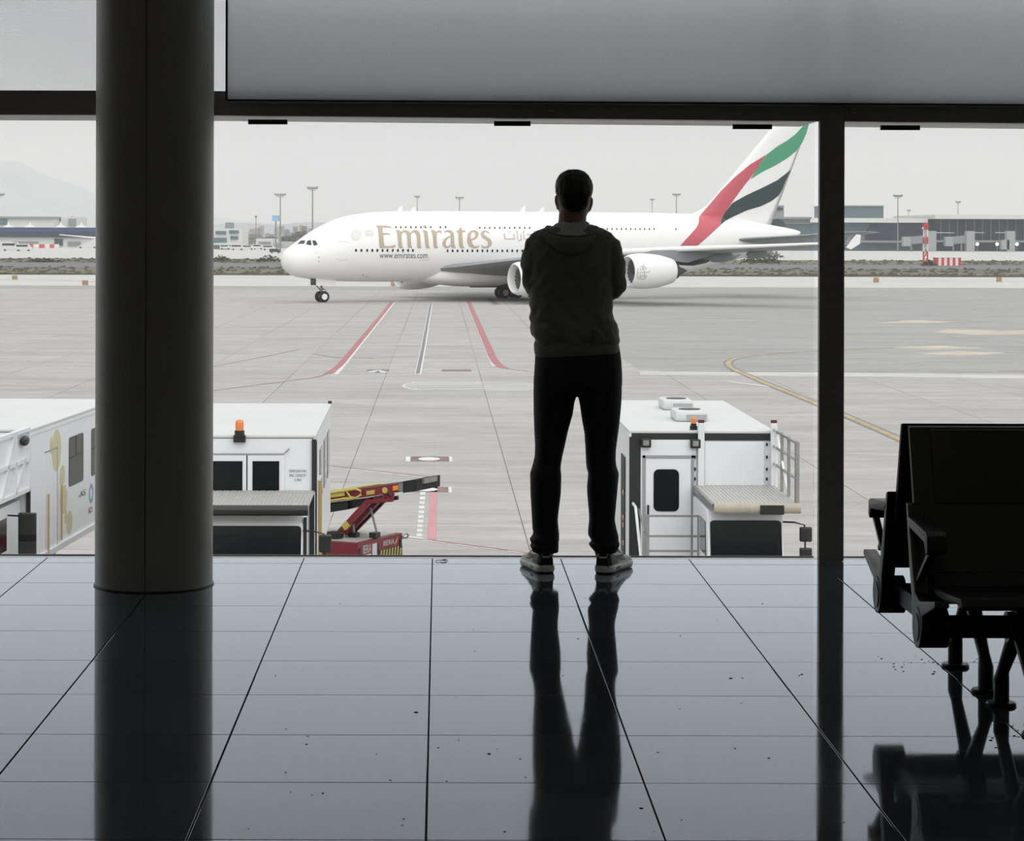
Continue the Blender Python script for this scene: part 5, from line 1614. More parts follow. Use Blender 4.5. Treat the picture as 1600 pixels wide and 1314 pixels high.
# hair: short cropped shell, full at the crown, tapering at the nape
HAIR = [(264.8, .012, -.02, .03), (266, .030, -.048, .050), (269, .050, -.072, .070), (274, .066, -.092, .090), (282, .079, -.106, .100), (292, .0845, -.113, .098), (301, .0835, -.113, .070), (306, .0775, -.110, .030), (310, .0690, -.106, -.005), (316, .0650, -.101, -.02), (322, .058, -.094, -.03), (327, .047, -.084, -.04), (331, .030, -.074, -.05)]
hm = MB().loft([ellring(mx(HC), (bk + fr_) / 2, mz(py), hw, (fr_ - bk) / 2, 36, 2.25) for py, hw, bk, fr_ in HAIR])
me = fuse(hm, 0.006, 2, 'hair')
for v in me.vertices:
    c = v.co
    v.co = c + v.normal * (noise.noise(Vector((c.x * 70, c.y * 70, c.z * 26))) * .0035 + noise.noise(Vector((c.x * 190, c.y * 190, c.z * 60))) * .002)
hr = obj('hair', me, M_hair, man, smooth=180)
# strands standing off the crown and the sides
random.seed(3)
stn = MB()
for k in range(900):
    a = random.uniform(0, 2 * PI); py = random.choice([random.uniform(266, 300), random.uniform(266, 326)])
    hw, bk, fr_ = interp(HAIR, py, 1), interp(HAIR, py, 2), interp(HAIR, py, 3)
    q = Vector((mx(HC) + hw * math.cos(a) * .985, (bk + fr_) / 2 + (fr_ - bk) / 2 * math.sin(a) * .985, mz(py)))
    up = max(0, (300 - py) / 35)
    d = Vector((math.cos(a) * .6 + .35, math.sin(a) * .6, up * .9 - .7 * (1 - min(1, up)))).normalized()
    ln = random.uniform(.006, .013)
    sd_ = d.cross(Vector((0, 0, 1))).normalized() * .0007
    stn.add([q - sd_, q + sd_, q + d * ln], [(0, 1, 2)])
tag(stn.build('hair_strands', M_hair, hr, fix=False), kind='stuff')

# shoes
def shoe(px, py_, ang, side):
    g0 = P(px, 893.5, 0)
    root = MB()
    ST = [  # y, half width, upper height
        (-.012, .018, .070), (-.004, .031, .092), (.015, .0375, .100), (.05, .0385, .098), (.085, .0375, .094), (.12, .039, .088), (.16, .043, .076), (.20, .0475, .064), (.24, .048, .056), (.27, .041, .050), (.292, .026, .044), (.300, .008, .038)]
    zs = .022
    def U(y, t, off=0.0):
        w_, hh = interp(ST, y, 1) + off, interp(ST, y, 2) + off
        c, s = math.cos(PI * t), math.sin(PI * t)
        return Vector((w_ * abs(c) ** .62 * (1 if c > 0 else -1), y, zs + (hh - zs) * abs(s) ** .75))
    up = MB().loft([[U(y, k / 20) for k in range(21)] for y, _, _ in ST])
    o = up.build('shoe', M_shg, man, smooth=60, loc=(g0.x, py_, 0))
    o.rotation_euler = (0, 0, ang)
    so = MB().loft([[(x, y, z) for x, z in rrect(-(w_ * 1.10 + .003), w_ * 1.10 + .003, .006 + (.012 * max(0, (y - .2) / .1) ** 2), .036 - .006 * min(1, max(0, y / .3)), .008, 3)]
                    for y, w_ in [(-.018, .016), (-.012, .027), (0, .035), (.03, .0385), (.08, .0375), (.14, .041), (.20, .0475), (.245, .047), (.28, .036), (.302, .018), (.308, .006)]])
    so_o = so.build('midsole', M_shoe, o, smooth=50)
    ot = MB().loft([[(x, y, z) for x, z in rrect(-(w_ * 1.08), w_ * 1.08, 0.0 + (.012 * max(0, (y - .2) / .1) ** 2), .0075 + (.012 * max(0, (y - .2) / .1) ** 2), .003, 2)]
                    for y, w_ in [(-.016, .016), (-.010, .027), (0, .034), (.03, .0385), (.08, .0375), (.14, .041), (.20, .0475), (.245, .047), (.28, .036), (.300, .018)]])
    ot.build('outsole', M_shk, o, smooth=50)
    for s in (-1, 1):
        MB().box(s * .0425 - .004, s * .0425 + .004, .045, .098, .014, .025).build('air_window', M_shk, so_o, bevel=.003)
    # black heel counter: wraps the back and sides
    hc = []
    for t in [k / 24 for k in range(25)]:
        pass
    for sgn in (0, 1):
        hcb = MB()
        ys = [-.0125, -.004, .008, .025, .045, .060, .074, .085]
        for i in range(len(ys) - 1):
            def tmax(y): return .30 - .20 * max(0, (y - .02) / .065) ** 1.3
            for q in range(4):
                quad = []
                for (yy, tt) in ((ys[i], q / 4), (ys[i + 1], q / 4), (ys[i + 1], (q + 1) / 4), (ys[i], (q + 1) / 4)):
                    t = .035 + tt * (tmax(yy) - .035)
                    quad.append(U(yy, t if sgn == 0 else 1 - t, .0018))
                hcb.add(quad, [(0, 1, 2, 3)])
        hcb.build('heel_counter', M_shk, o, smooth=180)
        # swoosh-shaped side mark
        swb = MB()
        top = [(.065, .20), (.10, .215), (.135, .245), (.17, .32), (.205, .43)]
        bot = [(.065, .19), (.095, .13), (.13, .085), (.168, .095), (.205, .425)]
        for i in range(4):
            quad = [U(a[0], a[1] if sgn == 0 else 1 - a[1], .0032) for a in (bot[i], bot[i + 1], top[i + 1], top[i])]
            swb.add(quad, [(0, 1, 2, 3)])
        swb.build('side_mark', M_shk, o)
        pn = MB()
        for i in range(5):
            y0, y1 = .10 + i * .034, .10 + (i + 1) * .034
            quad = [U(y, t if sgn == 0 else 1 - t, .0012) for y, t in ((y0, .04), (y1, .04), (y1, .16), (y0, .16))]
            pn.add(quad, [(0, 1, 2, 3)])
        pn.build('side_panel', M_shoe, o, smooth=180)
    # heel back patch
    bkp = MB().add([(-.030, -.0145, .030), (.030, -.0145, .030), (.026, -.0130, .068), (-.026, -.0130, .068), (-.030, -.008, .030), (.030, -.008, .030), (.026, -.006, .070), (-.026, -.006, .070)],
                   [(0, 1, 2, 3), (1, 5, 6, 2), (5, 4, 7, 6), (4, 0, 3, 7), (3, 2, 6, 7), (0, 4, 5, 1)])
    bkp.build('heel_patch', M_shk, o)
    MB().box(-.016, .016, -.014, -.006, .078, .092).build('heel_tab', M_shk, o, bevel=.002)
    col = [U(.004, .5, .006)]
    MB().tube([(.036 * math.cos(a), .045 + .048 * math.sin(a), .098) for a in [2 * PI * k / 20 for k in range(21)]], .008, 8, cap=False).build('collar', M_shoe, o, smooth=180)
    tg = MB().loft([[(-.022, .09, .095), (.022, .09, .095), (.022, .085, .118), (-.022, .085, .118)], [(-.022, .10, .090), (.022, .10, .090), (.022, .096, .120), (-.022, .096, .120)], [(-.024, .17, .070), (.024, .17, .070), (.024, .17, .078), (-.024, .17, .078)]])
    tg.build('tongue', M_shg, o)
    lc = MB()
    for k in range(5):
        y = .105 + k * .02
        z = interp(ST, y, 2) + .008
        lc.tube([(-.026, y, z - .008), (0, y + .006 * (-1) ** k, z + .003), (.026, y, z - .008)], .003, 6)
    lc.tube([(0, .1, .112), (.025, .085, .125), (.035, .1, .11)], .0028, 6).tube([(0, .1, .112), (-.025, .085, .125), (-.035, .1, .11)], .0028, 6)
    lc.build('laces', M_shoe, o)
    toe = MB()
    for i in range(4):
        for q in range(6):
            y0, y1 = .215 + i * .02, .215 + (i + 1) * .02
            t0, t1 = .08 + q * .14, .08 + (q + 1) * .14
            toe.add([U(y0, t0, .0012), U(y1, t0, .0012), U(y1, t1, .0012), U(y0, t1, .0012)], [(0, 1, 2, 3)])
    toe.build('toe_cap', M_shk if False else M_shg, o, smooth=180)
    return o
shoe(853.5, -.03, math.radians(13), -1)
shoe(943, -.045, math.radians(-24), 1)

# ------------------------------------------------------------------ far side of the airfield
M_fw = mat('far_white_wall', (0.62, 0.62, 0.60), 0.7)
M_fblue = mat('far_blue_band', (0.035, 0.06, 0.145), 0.7, ior=1.2)
M_fgl = mat('far_dark_glass', (0.018, 0.030, 0.050), 0.6, ior=1.2)
M_fgl2 = mat('far_teal_glass', (0.09, 0.15, 0.17), 0.6, ior=1.2)
M_fgrey = mat('far_grey', (0.22, 0.23, 0.24), 0.7)
M_fbrown = mat('far_brown', (0.20, 0.16, 0.13), 0.8)
M_mast = mat('mast_steel', (0.20, 0.21, 0.21), 0.6)
M_rw_r = mat('signal_red', (0.55, 0.06, 0.05), 0.5)
M_rw_w = mat('signal_white', (0.75, 0.74, 0.72), 0.5)
M_sbox = mat('tan_sign_box', (0.34, 0.22, 0.13), 0.6)
M_leaf = mat('bush_leaf', (0.085, 0.095, 0.065), 0.8, var=0.3, scale=2)
M_trunk = mat('bush_stem', (0.05, 0.04, 0.03), 0.9)

def bx(px0, px1, py0, py1, Y, d, name, m, parent, o):
    """box whose front face spans those picture limits at distance Y, local to parent at o"""
    a, c = at(px0, py1, Y), at(px1, py0, Y)
    return MB().box(a.x - o[0], c.x - o[0], Y - o[1], Y + d - o[1], a.z - o[2], c.z - o[2]).build(name, m, parent)
def building(name, label, px0, px1, py0, Y, d, m, cat='building', group=None):
    a, c = at(px0, 400, Y), at(px1, py0, Y)
    o = ((a.x + c.x) / 2, Y, GZ + .1)
    t = thing(name, label, cat, o, group=group)
    MB().box(a.x - o[0], c.x - o[0], 0, d, 0, c.z - o[2]).build('wall', m, t)
    return t, o

M_town = mat('far_town_wall', (0.36, 0.35, 0.34), 0.8)
ORD = 'first second third fourth fifth sixth seventh eighth ninth tenth eleventh twelfth thirteenth fourteenth fifteenth sixteenth seventeenth eighteenth nineteenth twentieth'.split()
# left terminal
Y = 1180
t, o = building('terminal', 'low white terminal with long dark blue band and tented roof, far left', -120, 250, 356, Y, 60, M_fw)
bx(-120, 250, 355.8, 370, Y - 1.5, 1.4, 'blue_band', M_fblue, t, o)
bx(-120, 250, 362.5, 370.2, Y - 1.9, .4, 'window_band', mat('band_glass', (.025, .04, .065), .7, ior=1.2), t, o)
for a, c in ((20, 60), (106, 126), (-40, -10), (160, 200)):
    bx(a, c, 377.5, 384, Y - .6, .5, 'opening', M_fgrey, t, o)
bx(85, 98, 373, 384, Y - .6, .5, 'gate', mat('gate_dark', (.03, .035, .045), .6), t, o)
for px in (12, 46, 94, 126, -30, -70, 165):
    q = at(px, 355.8, Y + 6); tp = at(px, 346, Y + 6)
    MB().lathe([(q.z - o[2], 3.6), (q.z - o[2] + .6, 2.6), ((q.z + tp.z) / 2 - o[2] - .3, 1.0), (tp.z - o[2], .08)], (q.x - o[0], 8, 0), 'z', 8).build('roof_tent', M_fw, t)
t, o = building('terminal', 'white hall with thin dark roof edge above the tented terminal', -140, 84, 341, 1290, 60, M_fw)
bx(-140, 85, 338.5, 340.8, 1288, 64, 'roof', M_fgrey, t, o)
bx(-140, 11, 342, 351, 1289, .8, 'window', M_fgl2, t, o)
t, o = building('terminal', 'white block with dark corner turret beside the dark-roofed hall', 95, 119, 339, 1310, 40, M_fw)
bx(107, 118.5, 341.5, 352, 1308, 2, 'turret_glass', M_fgrey, t, o)
q = at(112.5, 341.5, 1312)
MB().lathe([(q.z - o[2], 2.2), (q.z - o[2] + 1.4, .3)], (q.x - o[0], 3, 0), 'z', 6).build('turret_cap', M_fgrey, t)

# striped barrier blocks in front of the left terminal
for k, px in enumerate((47, 56.5, 65, 73, 80, 88)):
    q = gnd(px, 387.5, GZ + .1)
    ob = MB().box(-1.4, 1.4, -.4, .4, 0, 1.9).build('barrier_block', M_rw_w if k % 2 else M_rw_r, None, bevel=.05, loc=q)
    tag(ob, ('white' if k % 2 else 'red') + ' barrier block, %s from the left in the striped row by the white terminal' % ORD[k], 'barrier', 'striped barrier blocks')

# pale parked vehicles and stairs
def van(px, py, Lm, Hm, label, m=M_fw, name='van'):
    q = gnd(px, py, GZ + .1)
    t = thing(name, label, 'vehicle', q)
    MB().prism([(-Lm / 2, .4), (-Lm / 2, Hm), (Lm * .28, Hm), (Lm * .40, Hm * .62), (Lm / 2, Hm * .55), (Lm / 2, .4)], -.95, .95, 'y').build('body', m, t, bevel=.08)
    MB().box(-Lm * .42, Lm * .26, -.97, -.955, Hm * .62, Hm * .88).build('window', M_fgl, t)
    for x in (-Lm * .3, Lm * .3):
        MB().cyl((x, -.96, .4), (x, .96, .4), .4, 14).build('wheel', M_rubber, t, smooth=40)
    return t
van(18, 392, 9, 3.6, 'pale covered service vehicle on the far apron at the left edge')
van(37, 392.5, 7, 3.0, 'pale rounded service vehicle beside the covered one, far left')
van(1225, 389, 6, 2.4, 'white van on the far apron below the stabilizer tip')
van(1263, 389.5, 5, 2.2, 'small white van left of the dark window mullion, far apron')
van(1340, 391, 9, 3.2, 'long white service vehicle right of the mullion, far apron')
van(1385, 391, 7, 2.6, 'white vehicle near the light mast before the right terminal')
for k, (px, py) in enumerate(((352, 390), (371, 391), (386, 390.5), (403, 390), (420, 391))):
    van(px, py, 5 + (k % 3), 2.3 + .3 * (k % 2), ('white van', 'pale van', 'white truck', 'light van', 'small white car')[k] + ', %s from the left in the far row beside the airliner nose' % ORD[k], name='parked_van')
van(430, 395.5, 4.4, 1.7, 'dark car on the far apron just left of the airliner nose', mat('dark_car', (.05, .05, .05), .4), name='car')
t = thing('passenger_stairs', 'white mobile passenger stairs on the far apron beside the column', 'stairs', gnd(137, 388, GZ + .1))
MB().prism([(-4.5, .6), (-4.5, 1.1), (3.2, 4.8), (4.4, 4.8), (4.4, .6)], -1, 1, 'y').build('flight', M_fw, t)
for x in (-3.5, 3.5):
    MB().cyl((x, -1.02, .45), (x, 1.02, .45), .45, 12).build('wheel', M_rubber, t)
for k in range(8):
    MB().box(-4.2 + k * .92, -3.9 + k * .92, -1.05, 1.05, 1.3 + k * .44, 1.5 + k * .44).build('step', M_fgrey, t)
# a parked jet mostly behind the column, its wing reaching left
pj = thing('parked_jet', 'small white parked jet largely hidden behind the round column', 'airplane', gnd(235, 392, GZ + .1), math.radians(8))
MB().loft([ellring(0, 0, 0, .1, .1, 16)] and [[(s, r * math.cos(a), 3.6 + z0 + r * math.sin(a)) for a in [2 * PI * k / 16 for k in range(16)]] for s, r, z0 in ((-18, .2, -.3), (-17, 1.0, -.2), (-15, 1.7, 0), (-12, 2, 0), (10, 2, 0), (15, 1.3, .5), (18.5, .3, 1.2))]).build('fuselage', M_aw, pj, smooth=60)
for sg in (-1, 1):
    MB().loft([[(le + c * ch, sg * l * .4 - (0), z + t_ * th) for c, t_ in AF] for l, le, ch, z, th in ((2, -3, 6, 2.6, .8), (17, 4, 1.6, 4.2, .3))]).build('wing', M_ag, pj, smooth=60)
MB().loft([[(a, -1, z), (b, -1, z), (b, -.9, z), (a, -.9, z)] for a, b, z in ((-30, -17, 5.4), (-30, -17, 5.9))][:0] or [[(-38.5, -3, 6.9), (-38.3, -3, 6.7), (-38.1, -3, 7.0)], [(-15, 0, 4.5), (-9, 0, 4.1), (-10, 0, 4.9)]]).build('wing_tip', M_aw, pj)
MB().prism([(12, 5), (17, 11), (19.5, 11), (18.5, 5)], -.2, .2, 'y').build('tail_fin', M_aw, pj)
for x in (-12, 2):
    MB().cyl((x, -1.2, .6), (x, 1.2, .6), .6, 12).build('wheel', M_rubber, pj)
    MB().cyl((x, 0, .6), (x, 0, 2.4), .2, 8).build('gear_strut', M_ag, pj)

# buildings between the column and the airliner's nose
t, o = building('hangar', 'pale two-storey airport building right of the column with dark window strips', 333, 378, 357, 1150, 40, M_fw)
for a, c, p0, p1 in ((337, 353, 361, 366), (358, 373, 360, 364.5), (334, 354, 371.5, 380), (360, 372, 369, 374)):
    bx(a, c, p0, p1, 1149, .9, 'window', M_fgl2, t, o)
bx(352, 363, 347.5, 357, 1165, 10, 'roof_plant', M_fgrey, t, o)
t, o = building('hangar', 'low shed with dark green open front at the right of the column', 334, 370, 380, 1080, 25, M_fw)
bx(334, 369, 383, 388, 1079, .9, 'opening', mat('shed_green', (.04, .08, .07), .7), t, o)
t, o = building('warehouse', 'grey-green ribbed warehouse left of the blue billboard', 380, 400, 366, 1250, 40, mat('warehouse_green', (.16, .19, .17), .8))
bx(382, 398, 369, 371, 1249, .9, 'window_strip', M_fgrey, t, o)
t, o = building('warehouse', 'low white warehouse below the blue billboard', 400, 427, 373, 1200, 40, M_fw)
bx(404, 423, 378, 381, 1199, .9, 'window_strip', M_fgrey, t, o)
t, o = building('warehouse', 'grey and white warehouse just left of the airliner nose', 428, 456, 378, 1180, 40, mat('warehouse_pale', (.40, .40, .40), .8))
bx(430, 440, 381, 387, 1179, .9, 'gate', M_fgrey, t, o)
random.seed(11)
cnt = 0
for k in range(20):
    px = 336 + k * 7.6 + random.uniform(-2, 2)
    tp = random.uniform(351, 366)
    wdt = random.uniform(5, 10)
    Yb = random.uniform(1900, 2600)
    m = random.choice([M_town, M_fgrey, M_fbrown, M_town])
    nm = {'far_town_wall': 'pale', 'far_grey': 'grey', 'far_brown': 'brown'}[m.name]
    t, o = building('apartment_block', '%s hazy block right of the column in the far town, a %s one' % (ORD[k], nm), px, px + wdt, tp, Yb, 20, m, group='hazy town blocks')
    for r in range(3):
        bx(px + .8, px + wdt - .8, tp + 2 + r * 3.6, tp + 3.4 + r * 3.6, Yb - .6, .5, 'window', M_fgrey, t, o)

# right terminal
Y = 1090
t, o = building('terminal', 'long dark glass terminal with white roof across the right background', 1462, 1760, 342, Y, 90, M_fgl)
bx(1461, 1765, 336, 342, Y - 6, 100, 'roof', M_fw, t, o)
bx(1463, 1760, 376, 378.5, Y - 3, 2.5, 'canopy', M_fgrey, t, o)
for k in range(22):
    px = 1470 + k * 13
    bx(px, px + .7, 342, 376, Y - .6, .5, 'mullion', M_fgrey, t, o)
for k in range(5):
    bx(1461 + k * 47, 1491 + k * 47, 363, 364, Y - .9, .4, 'light_strip', M_fw, t, o)
t, o = building('terminal', 'terminal wing with pale curved roof and dark arch behind the mullion', 1200, 1450, 349, Y + 8, 40, M_fgl2)
bx(1266, 1450, 341, 347.5, Y + 4, 50, 'roof', M_fw, t, o)
bx(1200, 1268, 339, 342, Y + 4, 90, 'roof', M_fgrey, t, o)
bx(1204, 1267, 341, 350, Y + 7, 1, 'upper_wall', M_fgrey, t, o)
q = [(1355 + 0, 378)]
pts = [at(x, y, Y + 6) for x, y in ((1352, 378), (1352, 368), (1356, 358), (1366, 351), (1380, 349.5), (1453, 349.5), (1453, 378))]
MB().prism([(p.x - o[0], p.z - o[2]) for p in pts], -2.6, -.4, 'y').build('dark_arch', M_fgl, t)
pts = [at(x, y, Y + 6) for x, y in ((1203, 353), (1203, 345), (1214, 342), (1224, 346), (1227, 353))]
MB().prism([(p.x - o[0], p.z - o[2]) for p in pts], -2.6, -.4, 'y').build('dark_arch', M_fgl, t)
bx(1322, 1452, 376, 379, Y + 3, 2, 'canopy', M_fgrey, t, o)
for k in range(12):
    px = 1325 + k * 2.6
    bx(px, px + .5, 368, 376, Y + 7, .6, 'column', M_fw, t, o)
t, o = building('office_block', 'teal glass office block rising behind the terminal, right of the mullion', 1290, 1380.5, 322, 1300, 40, M_fgl2)
bx(1290, 1381, 321, 322.5, 1299, 42, 'parapet', M_fgrey, t, o)
t, o = building('control_block', 'dark grey tower block right behind the tail fin', 1211, 1225, 321, 1280, 30, M_fgrey)
bx(1213, 1223, 324, 328, 1279, .8, 'window', M_fgl, t, o)
# jet bridges
def bridge(px0, px1, py0, py1, label):
    Yb = 1060
    a, c = at(px0, py1, Yb), at(px1, py0, Yb)
    t = thing('jet_bridge', label, 'jet bridge', ((a.x + c.x) / 2, Yb, GZ + .1), group='jet bridges')
    x0, x1 = a.x - (a.x + c.x) / 2, c.x - (a.x + c.x) / 2
    z0, z1 = a.z - GZ - .1, c.z - GZ - .1
    MB().add([(x0, 0, z0 + .2), (x1, 0, z1 - 4), (x1, 0, z1 - .5), (x0, 0, z0 + 3.6), (x0, 3, z0 + .2), (x1, 3, z1 - 4), (x1, 3, z1 - .5), (x0, 3, z0 + 3.6)],
             [(0, 1, 2, 3), (7, 6, 5, 4), (0, 4, 5, 1), (1, 5, 6, 2), (2, 6, 7, 3), (3, 7, 4, 0)]).build('tunnel', M_fgrey, t)
    MB().box(x0 - 1.5, x0 + 2, -.6, 3.6, z0 - .5, z0 + 3.9).build('cab', mat('bridge_grey', (.3, .31, .32), .6), t)
    MB().box(x1 - 3, x1 + .8, -.6, 3.8, 0, z1 + 1.2).build('rotunda', MATS['bridge_grey'], t)
    for x in (x0 + 2.5, x1 - 5):
        MB().box(x - .35, x + .35, 1.0, 1.7, 0, (z0 + z1) / 2).build('support_leg', M_mast, t)
bridge(1416, 1460, 365, 383, 'grey jet bridge left of the red and white lattice tower')
bridge(1482, 1520, 365, 383, 'grey jet bridge between the lattice tower and the apron lights')
bridge(1570, 1583, 365, 388, 'short grey jet bridge tower at the far right of the terminal')
# apron lights at the terminal
M_lamp = mat('lit_apron_lamp', (1.0, 0.95, 0.85), 0.4, emit=2.2)
for k, px in enumerate((1527, 1558, 1589)):
    q = at(px, 381.5, 1050)
    t = thing('apron_light', ('left', 'middle', 'right')[k] + ' one of three glowing round lights on the right terminal apron', 'light', (q.x, q.y, GZ + .1), group='glowing apron lights')
    MB().cyl((0, 0, 0), (0, 0, q.z - GZ - .6), .12, 8).build('pole', M_mast, t)
    MB().ell((0, 0, q.z - GZ - .1), .75, .5, .75).build('lamp', M_lamp, t, smooth=180)

# tall light masts
def mast(px, top, Y, label, w_=2.2, dark=M_mast):
    q = at(px, top, Y)
    hgt = q.z - GZ - .1
    t = thing('light_mast', label, 'light mast', (q.x, Y, GZ + .1), group='tall apron light masts')
    MB().tube([(0, 0, 0), (0, 0, hgt - .6)], [.36, .2], 8).build('pole', dark, t)
    hd = MB().box(-w_, w_, -.3, .3, hgt - .8, hgt - .5).box(-w_ * .7, w_ * .7, -.3, .3, hgt - 1.4, hgt - 1.2)
    hd.build('crossbar', dark, t)
    n = 7
    for k in range(n):
        x = -w_ + 2 * w_ * k / (n - 1)
        MB().box(x - .24, x + .24, -.5, .1, hgt - .5, hgt + .15 + (.2 if k in (0, n - 1) else 0)).build('floodlight', dark, t)
mast(438, 303, 1000, 'light mast rising beside the blue billboard')
mast(488.5, 292.5, 900, 'tallest light mast, rising directly behind the airliner nose', 1.9)
mast(-2, 303, 1000, 'light mast cut off by the left edge of the view')
mast(652, 306.5, 1500, 'light mast above the first letters on the fuselage', 1.6)
mast(718, 308, 1250, 'light mast above the gap between the gold letters', 2.0)
mast(1019, 311, 1700, 'small faint light mast right of the man', 1.5)
mast(1057, 303, 1250, 'light mast just left of the tail fin', 2.0)
mast(1403, 305, 1060, 'tall light mast in front of the right terminal', 1.9)
mast(1497, 315, 1500, 'light mast above the right terminal roof', 1.5)
mast(1420, 328, 1900, 'short distant mast between the two right-hand light masts', 1.4)
mast(400, 338, 1500, 'thin mast left of the blue billboard', .5)
# billboard
q = at(431, 345, 1150)
t = thing('billboard', 'pale blue square billboard on a single pole left of the airliner nose', 'billboard', (q.x, 1150, GZ + .1))
MB().cyl((0, 0, 0), (0, 0, q.z - GZ), .35, 8).build('pole', M_mast, t)
MB().box(-1.9, 1.3, -.2, .2, q.z - GZ - .2, q.z - GZ + 2.6).build('panel', mat('billboard_blue', (.24, .44, .62), .5), t)
MB().box(1.3, 1.7, -.2, .5, q.z - GZ - .2, q.z - GZ + 2.6).build('panel_side', M_fgrey, t)

# red and white lattice tower with striped shed
q = gnd(1446, 415, GZ + .08)
t = thing('lattice_tower', 'red and white lattice tower standing on the grass by the striped shed', 'tower', q)
top = at(1446, 348, q.y).z - q.z
n = 6
for k in range(n):
    z0, z1 = top * k / n, top * (k + 1) / n
    b = MB()
    for sx in (-.5, .5):
        for sy in (-.5, .5):
            b.beam((sx, sy, z0), (sx, sy, z1), .14, .14)
        b.beam((sx, -.5, z0), (sx, .5, z1), .1, .1)
    b.beam((-.5, -.5, z0), (.5, -.5, z1), .12, .12).beam((.5, -.5, z0), (-.5, -.5, z1), .12, .12).beam((-.5, .5, z0), (.5, .5, z1), .12, .12)
    b.box(-.55, .55, -.55, .55, z1 - .12, z1)
    b.build('lattice_section', M_rw_r if k % 2 == 1 or k == 0 else M_rw_w, t)
MB().box(-.55, .55, -.5, .5, top * .84, top * .98).build('antenna_box', M_rw_r, t)
MB().cyl((-.9, -.3, top * .87), (-.6, -.3, top * .87), .3, 10).build('dish', M_rw_w, t)
a, c = gnd(1462, 415, GZ + .08), gnd(1500, 415, GZ + .08)
t = thing('equipment_shed', 'red and white striped equipment shed on the far grass', 'shed', ((a.x + c.x) / 2, a.y, GZ + .08))
wd_ = c.x - a.x
for k in range(9):
    MB().box(-wd_ / 2 + wd_ * k / 9, -wd_ / 2 + wd_ * (k + 1) / 9, 0, 3, 0, 2.0).build('wall_stripe', M_rw_w if k % 2 else M_rw_r, t)
MB().box(-wd_ / 2 - .1, wd_ / 2 + .1, -.1, 3.1, 2.0, 2.12).build('roof', M_rw_w, t)

# taxiway sign boxes
for px, py, lab in ((1369, 442, 'left'), (1561, 441, 'right')):
    q = gnd(px, py, GZ + .01)
    ob = MB().box(-.42, .42, -.2, .2, .1, .85).box(-.3, -.2, -.1, .1, 0, .12).box(.2, .3, -.1, .1, 0, .12).build('taxiway_sign', M_sbox, None, loc=q)
    tag(ob, lab + ' one of two tan taxiway sign boxes beyond the apron, right background', 'sign')
for px, py, lab in ((23, 437.5, 'farther tan taxiway sign box at the left edge of the apron'), (133, 446, 'tan taxiway sign box on the apron just left of the column')):
    q = gnd(px, py, GZ + .01)
    ob = MB().box(-.42, .42, -.2, .2, .1, .75).box(-.3, -.2, -.1, .1, 0, .12).box(.2, .3, -.1, .1, 0, .12).build('taxiway_sign', M_sbox, None, loc=q)
    tag(ob, lab, 'sign')
q = gnd(616.5, 448, GZ + .01)
ob = MB().box(-.55, .55, -.2, .2, .1, .75).box(-.3, -.2, -.1, .1, 0, .12).box(.2, .3, -.1, .1, 0, .12).build('taxiway_sign', mat('yellow_sign_box', (.42, .32, .16), .6), None, loc=q)
tag(ob, 'yellowish taxiway sign box seen under the airliner belly', 'sign')

# bushes on the verge
def bush(px, py, rx, rz, label, seed):
    random.seed(seed)
    q = gnd(px, py, GZ + .06)
    t = thing('bush', label, 'bush', q, group='bushes on the far verge')
    st = MB()
    lf = MB()
    for k in range(7):
        st.tube([(random.uniform(-.3, .3) * rx, 0, 0), (random.uniform(-.8, .8) * rx, random.uniform(-.4, .4), rz * random.uniform(.5, .9))], [.06, .02], 5)
    for k in range(int(60 * rx)):
        a, r = random.uniform(0, 2 * PI), random.random() ** .6
        x = rx * r * math.cos(a); y = 1.4 * r * math.sin(a)
        z = rz * (1 - r * r) * random.uniform(.15, 1.05) + .1
        d1 = Vector((random.uniform(-1, 1), random.uniform(-1, 1), random.uniform(-1, 1))).normalized() * .38
        d2 = d1.cross(Vector((random.uniform(-1, 1), random.uniform(-1, 1), random.uniform(-1, 1)))).normalized() * .2
        p = Vector((x, y, z))
        lf.add([p - d1, p + d2, p + d1, p - d2], [(0, 1, 2, 3)])
    st.build('stems', M_trunk, t)
    tag(lf.build('foliage', M_leaf, t, fix=False), kind='stuff')
bush(1176, 411, 3.2, 2.2, 'dark bush on the verge below the tail, left one of a pair', 1)
bush(1200, 411.5, 3.4, 2.4, 'dark bush on the verge below the tail, right one of a pair', 2)
bush(1452, 415.5, 2.0, 1.4, 'small dark bush between the lattice tower and the striped shed', 3)
bush(1205, 403, 4.5, 2.6, 'hazy bush behind the pair below the tail', 4)
bush(345, 409, 2.6, 1.6, 'small bush on the verge right of the column', 5)
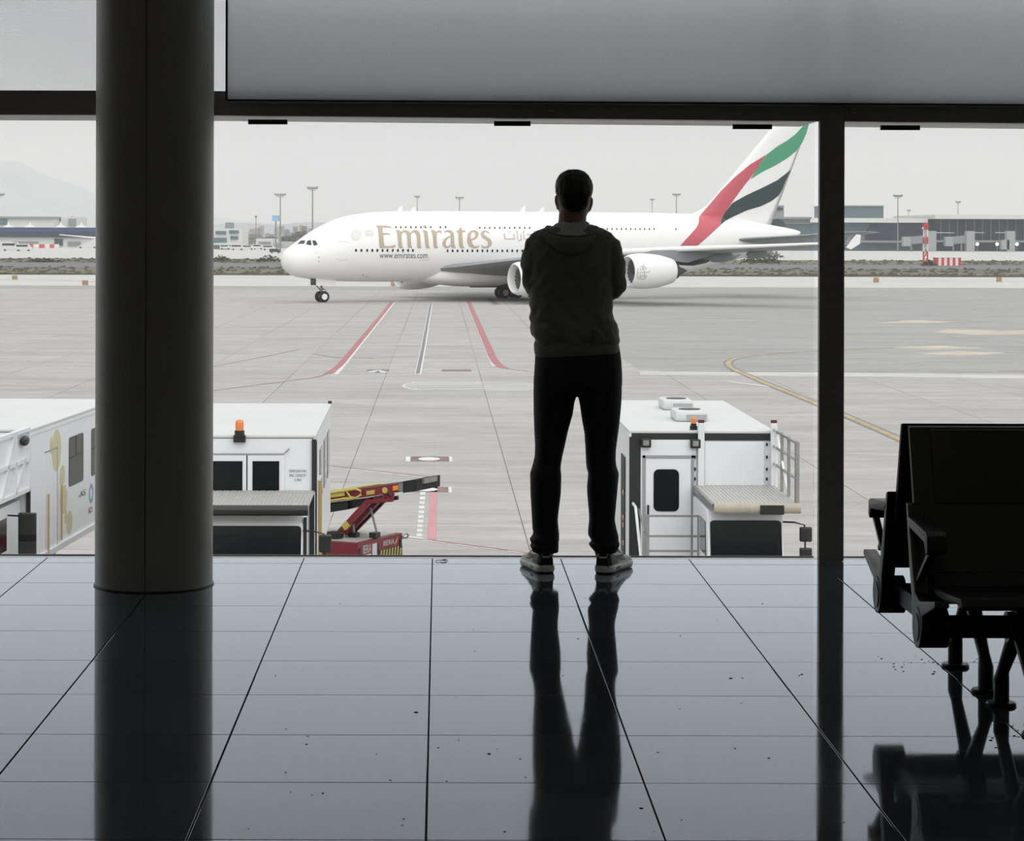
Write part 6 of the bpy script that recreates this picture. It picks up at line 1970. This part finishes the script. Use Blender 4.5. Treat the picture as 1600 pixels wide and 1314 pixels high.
bush(420, 409, 3.6, 1.7, 'low bush on the verge left of the airliner nose', 6)
bush(68, 409.5, 5.0, .8, 'low brownish bush clump on the verge at the far left', 7)
for k, (px, Yt, rx, rz) in enumerate(((424, 1500, 5, 3.6), (453, 1450, 6, 4), (474, 1480, 8, 6), (408, 1520, 4, 3))):
    q = at(px, 395, Yt); q.z = GZ
    random.seed(40 + k)
    t = thing('tree', ('hazy dark tree behind the billboard pole', 'hazy tree left of the airliner nose behind the warehouses', 'hazy dark tree right behind the cockpit roof line', 'smaller hazy tree left of the billboard')[k], 'tree', q, group='hazy trees in the town')
    MB().tube([(0, 0, 0), (0, 0, rz * .6)], [.5, .25], 6).build('trunk', M_trunk, t)
    lf = MB()
    for i in range(500):
        d = Vector((random.gauss(0, 1), random.gauss(0, 1), random.gauss(0, 1))).normalized() * random.random() ** .33
        p = Vector((d.x * rx, d.y * rx * .7, rz * .95 + d.z * rz * .55))
        d1 = Vector((random.uniform(-1, 1), random.uniform(-1, 1), random.uniform(-1, 1))).normalized() * 1.1
        d2 = d1.cross(Vector((random.uniform(-1, 1), random.uniform(-1, 1), random.uniform(-1, 1)))).normalized() * .7
        lf.add([p - d1, p + d2, p + d1, p - d2], [(0, 1, 2, 3)])
    tag(lf.build('crown', mat('hazy_tree_leaf', (.13, .135, .115), .9, var=.25, scale=.3), t, fix=False), kind='stuff')  # distance haze put into the leaf colour, greyed and lightened

# ------------------------------------------------------------------ haze over the airfield
hz = MB().box(-8800, 8800, 60, 12300, GZ - 0.4, 420).build('sky_haze', None)
hm_ = bpy.data.materials.new('thin_haze'); hm_.use_nodes = True
N, L = hm_.node_tree.nodes, hm_.node_tree.links
N.clear()
ou = N.new('ShaderNodeOutputMaterial'); vs_ = N.new('ShaderNodeVolumeScatter')
vs_.inputs['Color'].default_value = (1, 1, 1, 1)
vs_.inputs['Density'].default_value = 0.00013
L.new(vs_.outputs[0], ou.inputs['Volume'])
hz.data.materials.append(hm_)
tag(hz, 'pale grey haze lying over the far airfield and hills', 'haze', kind='stuff')
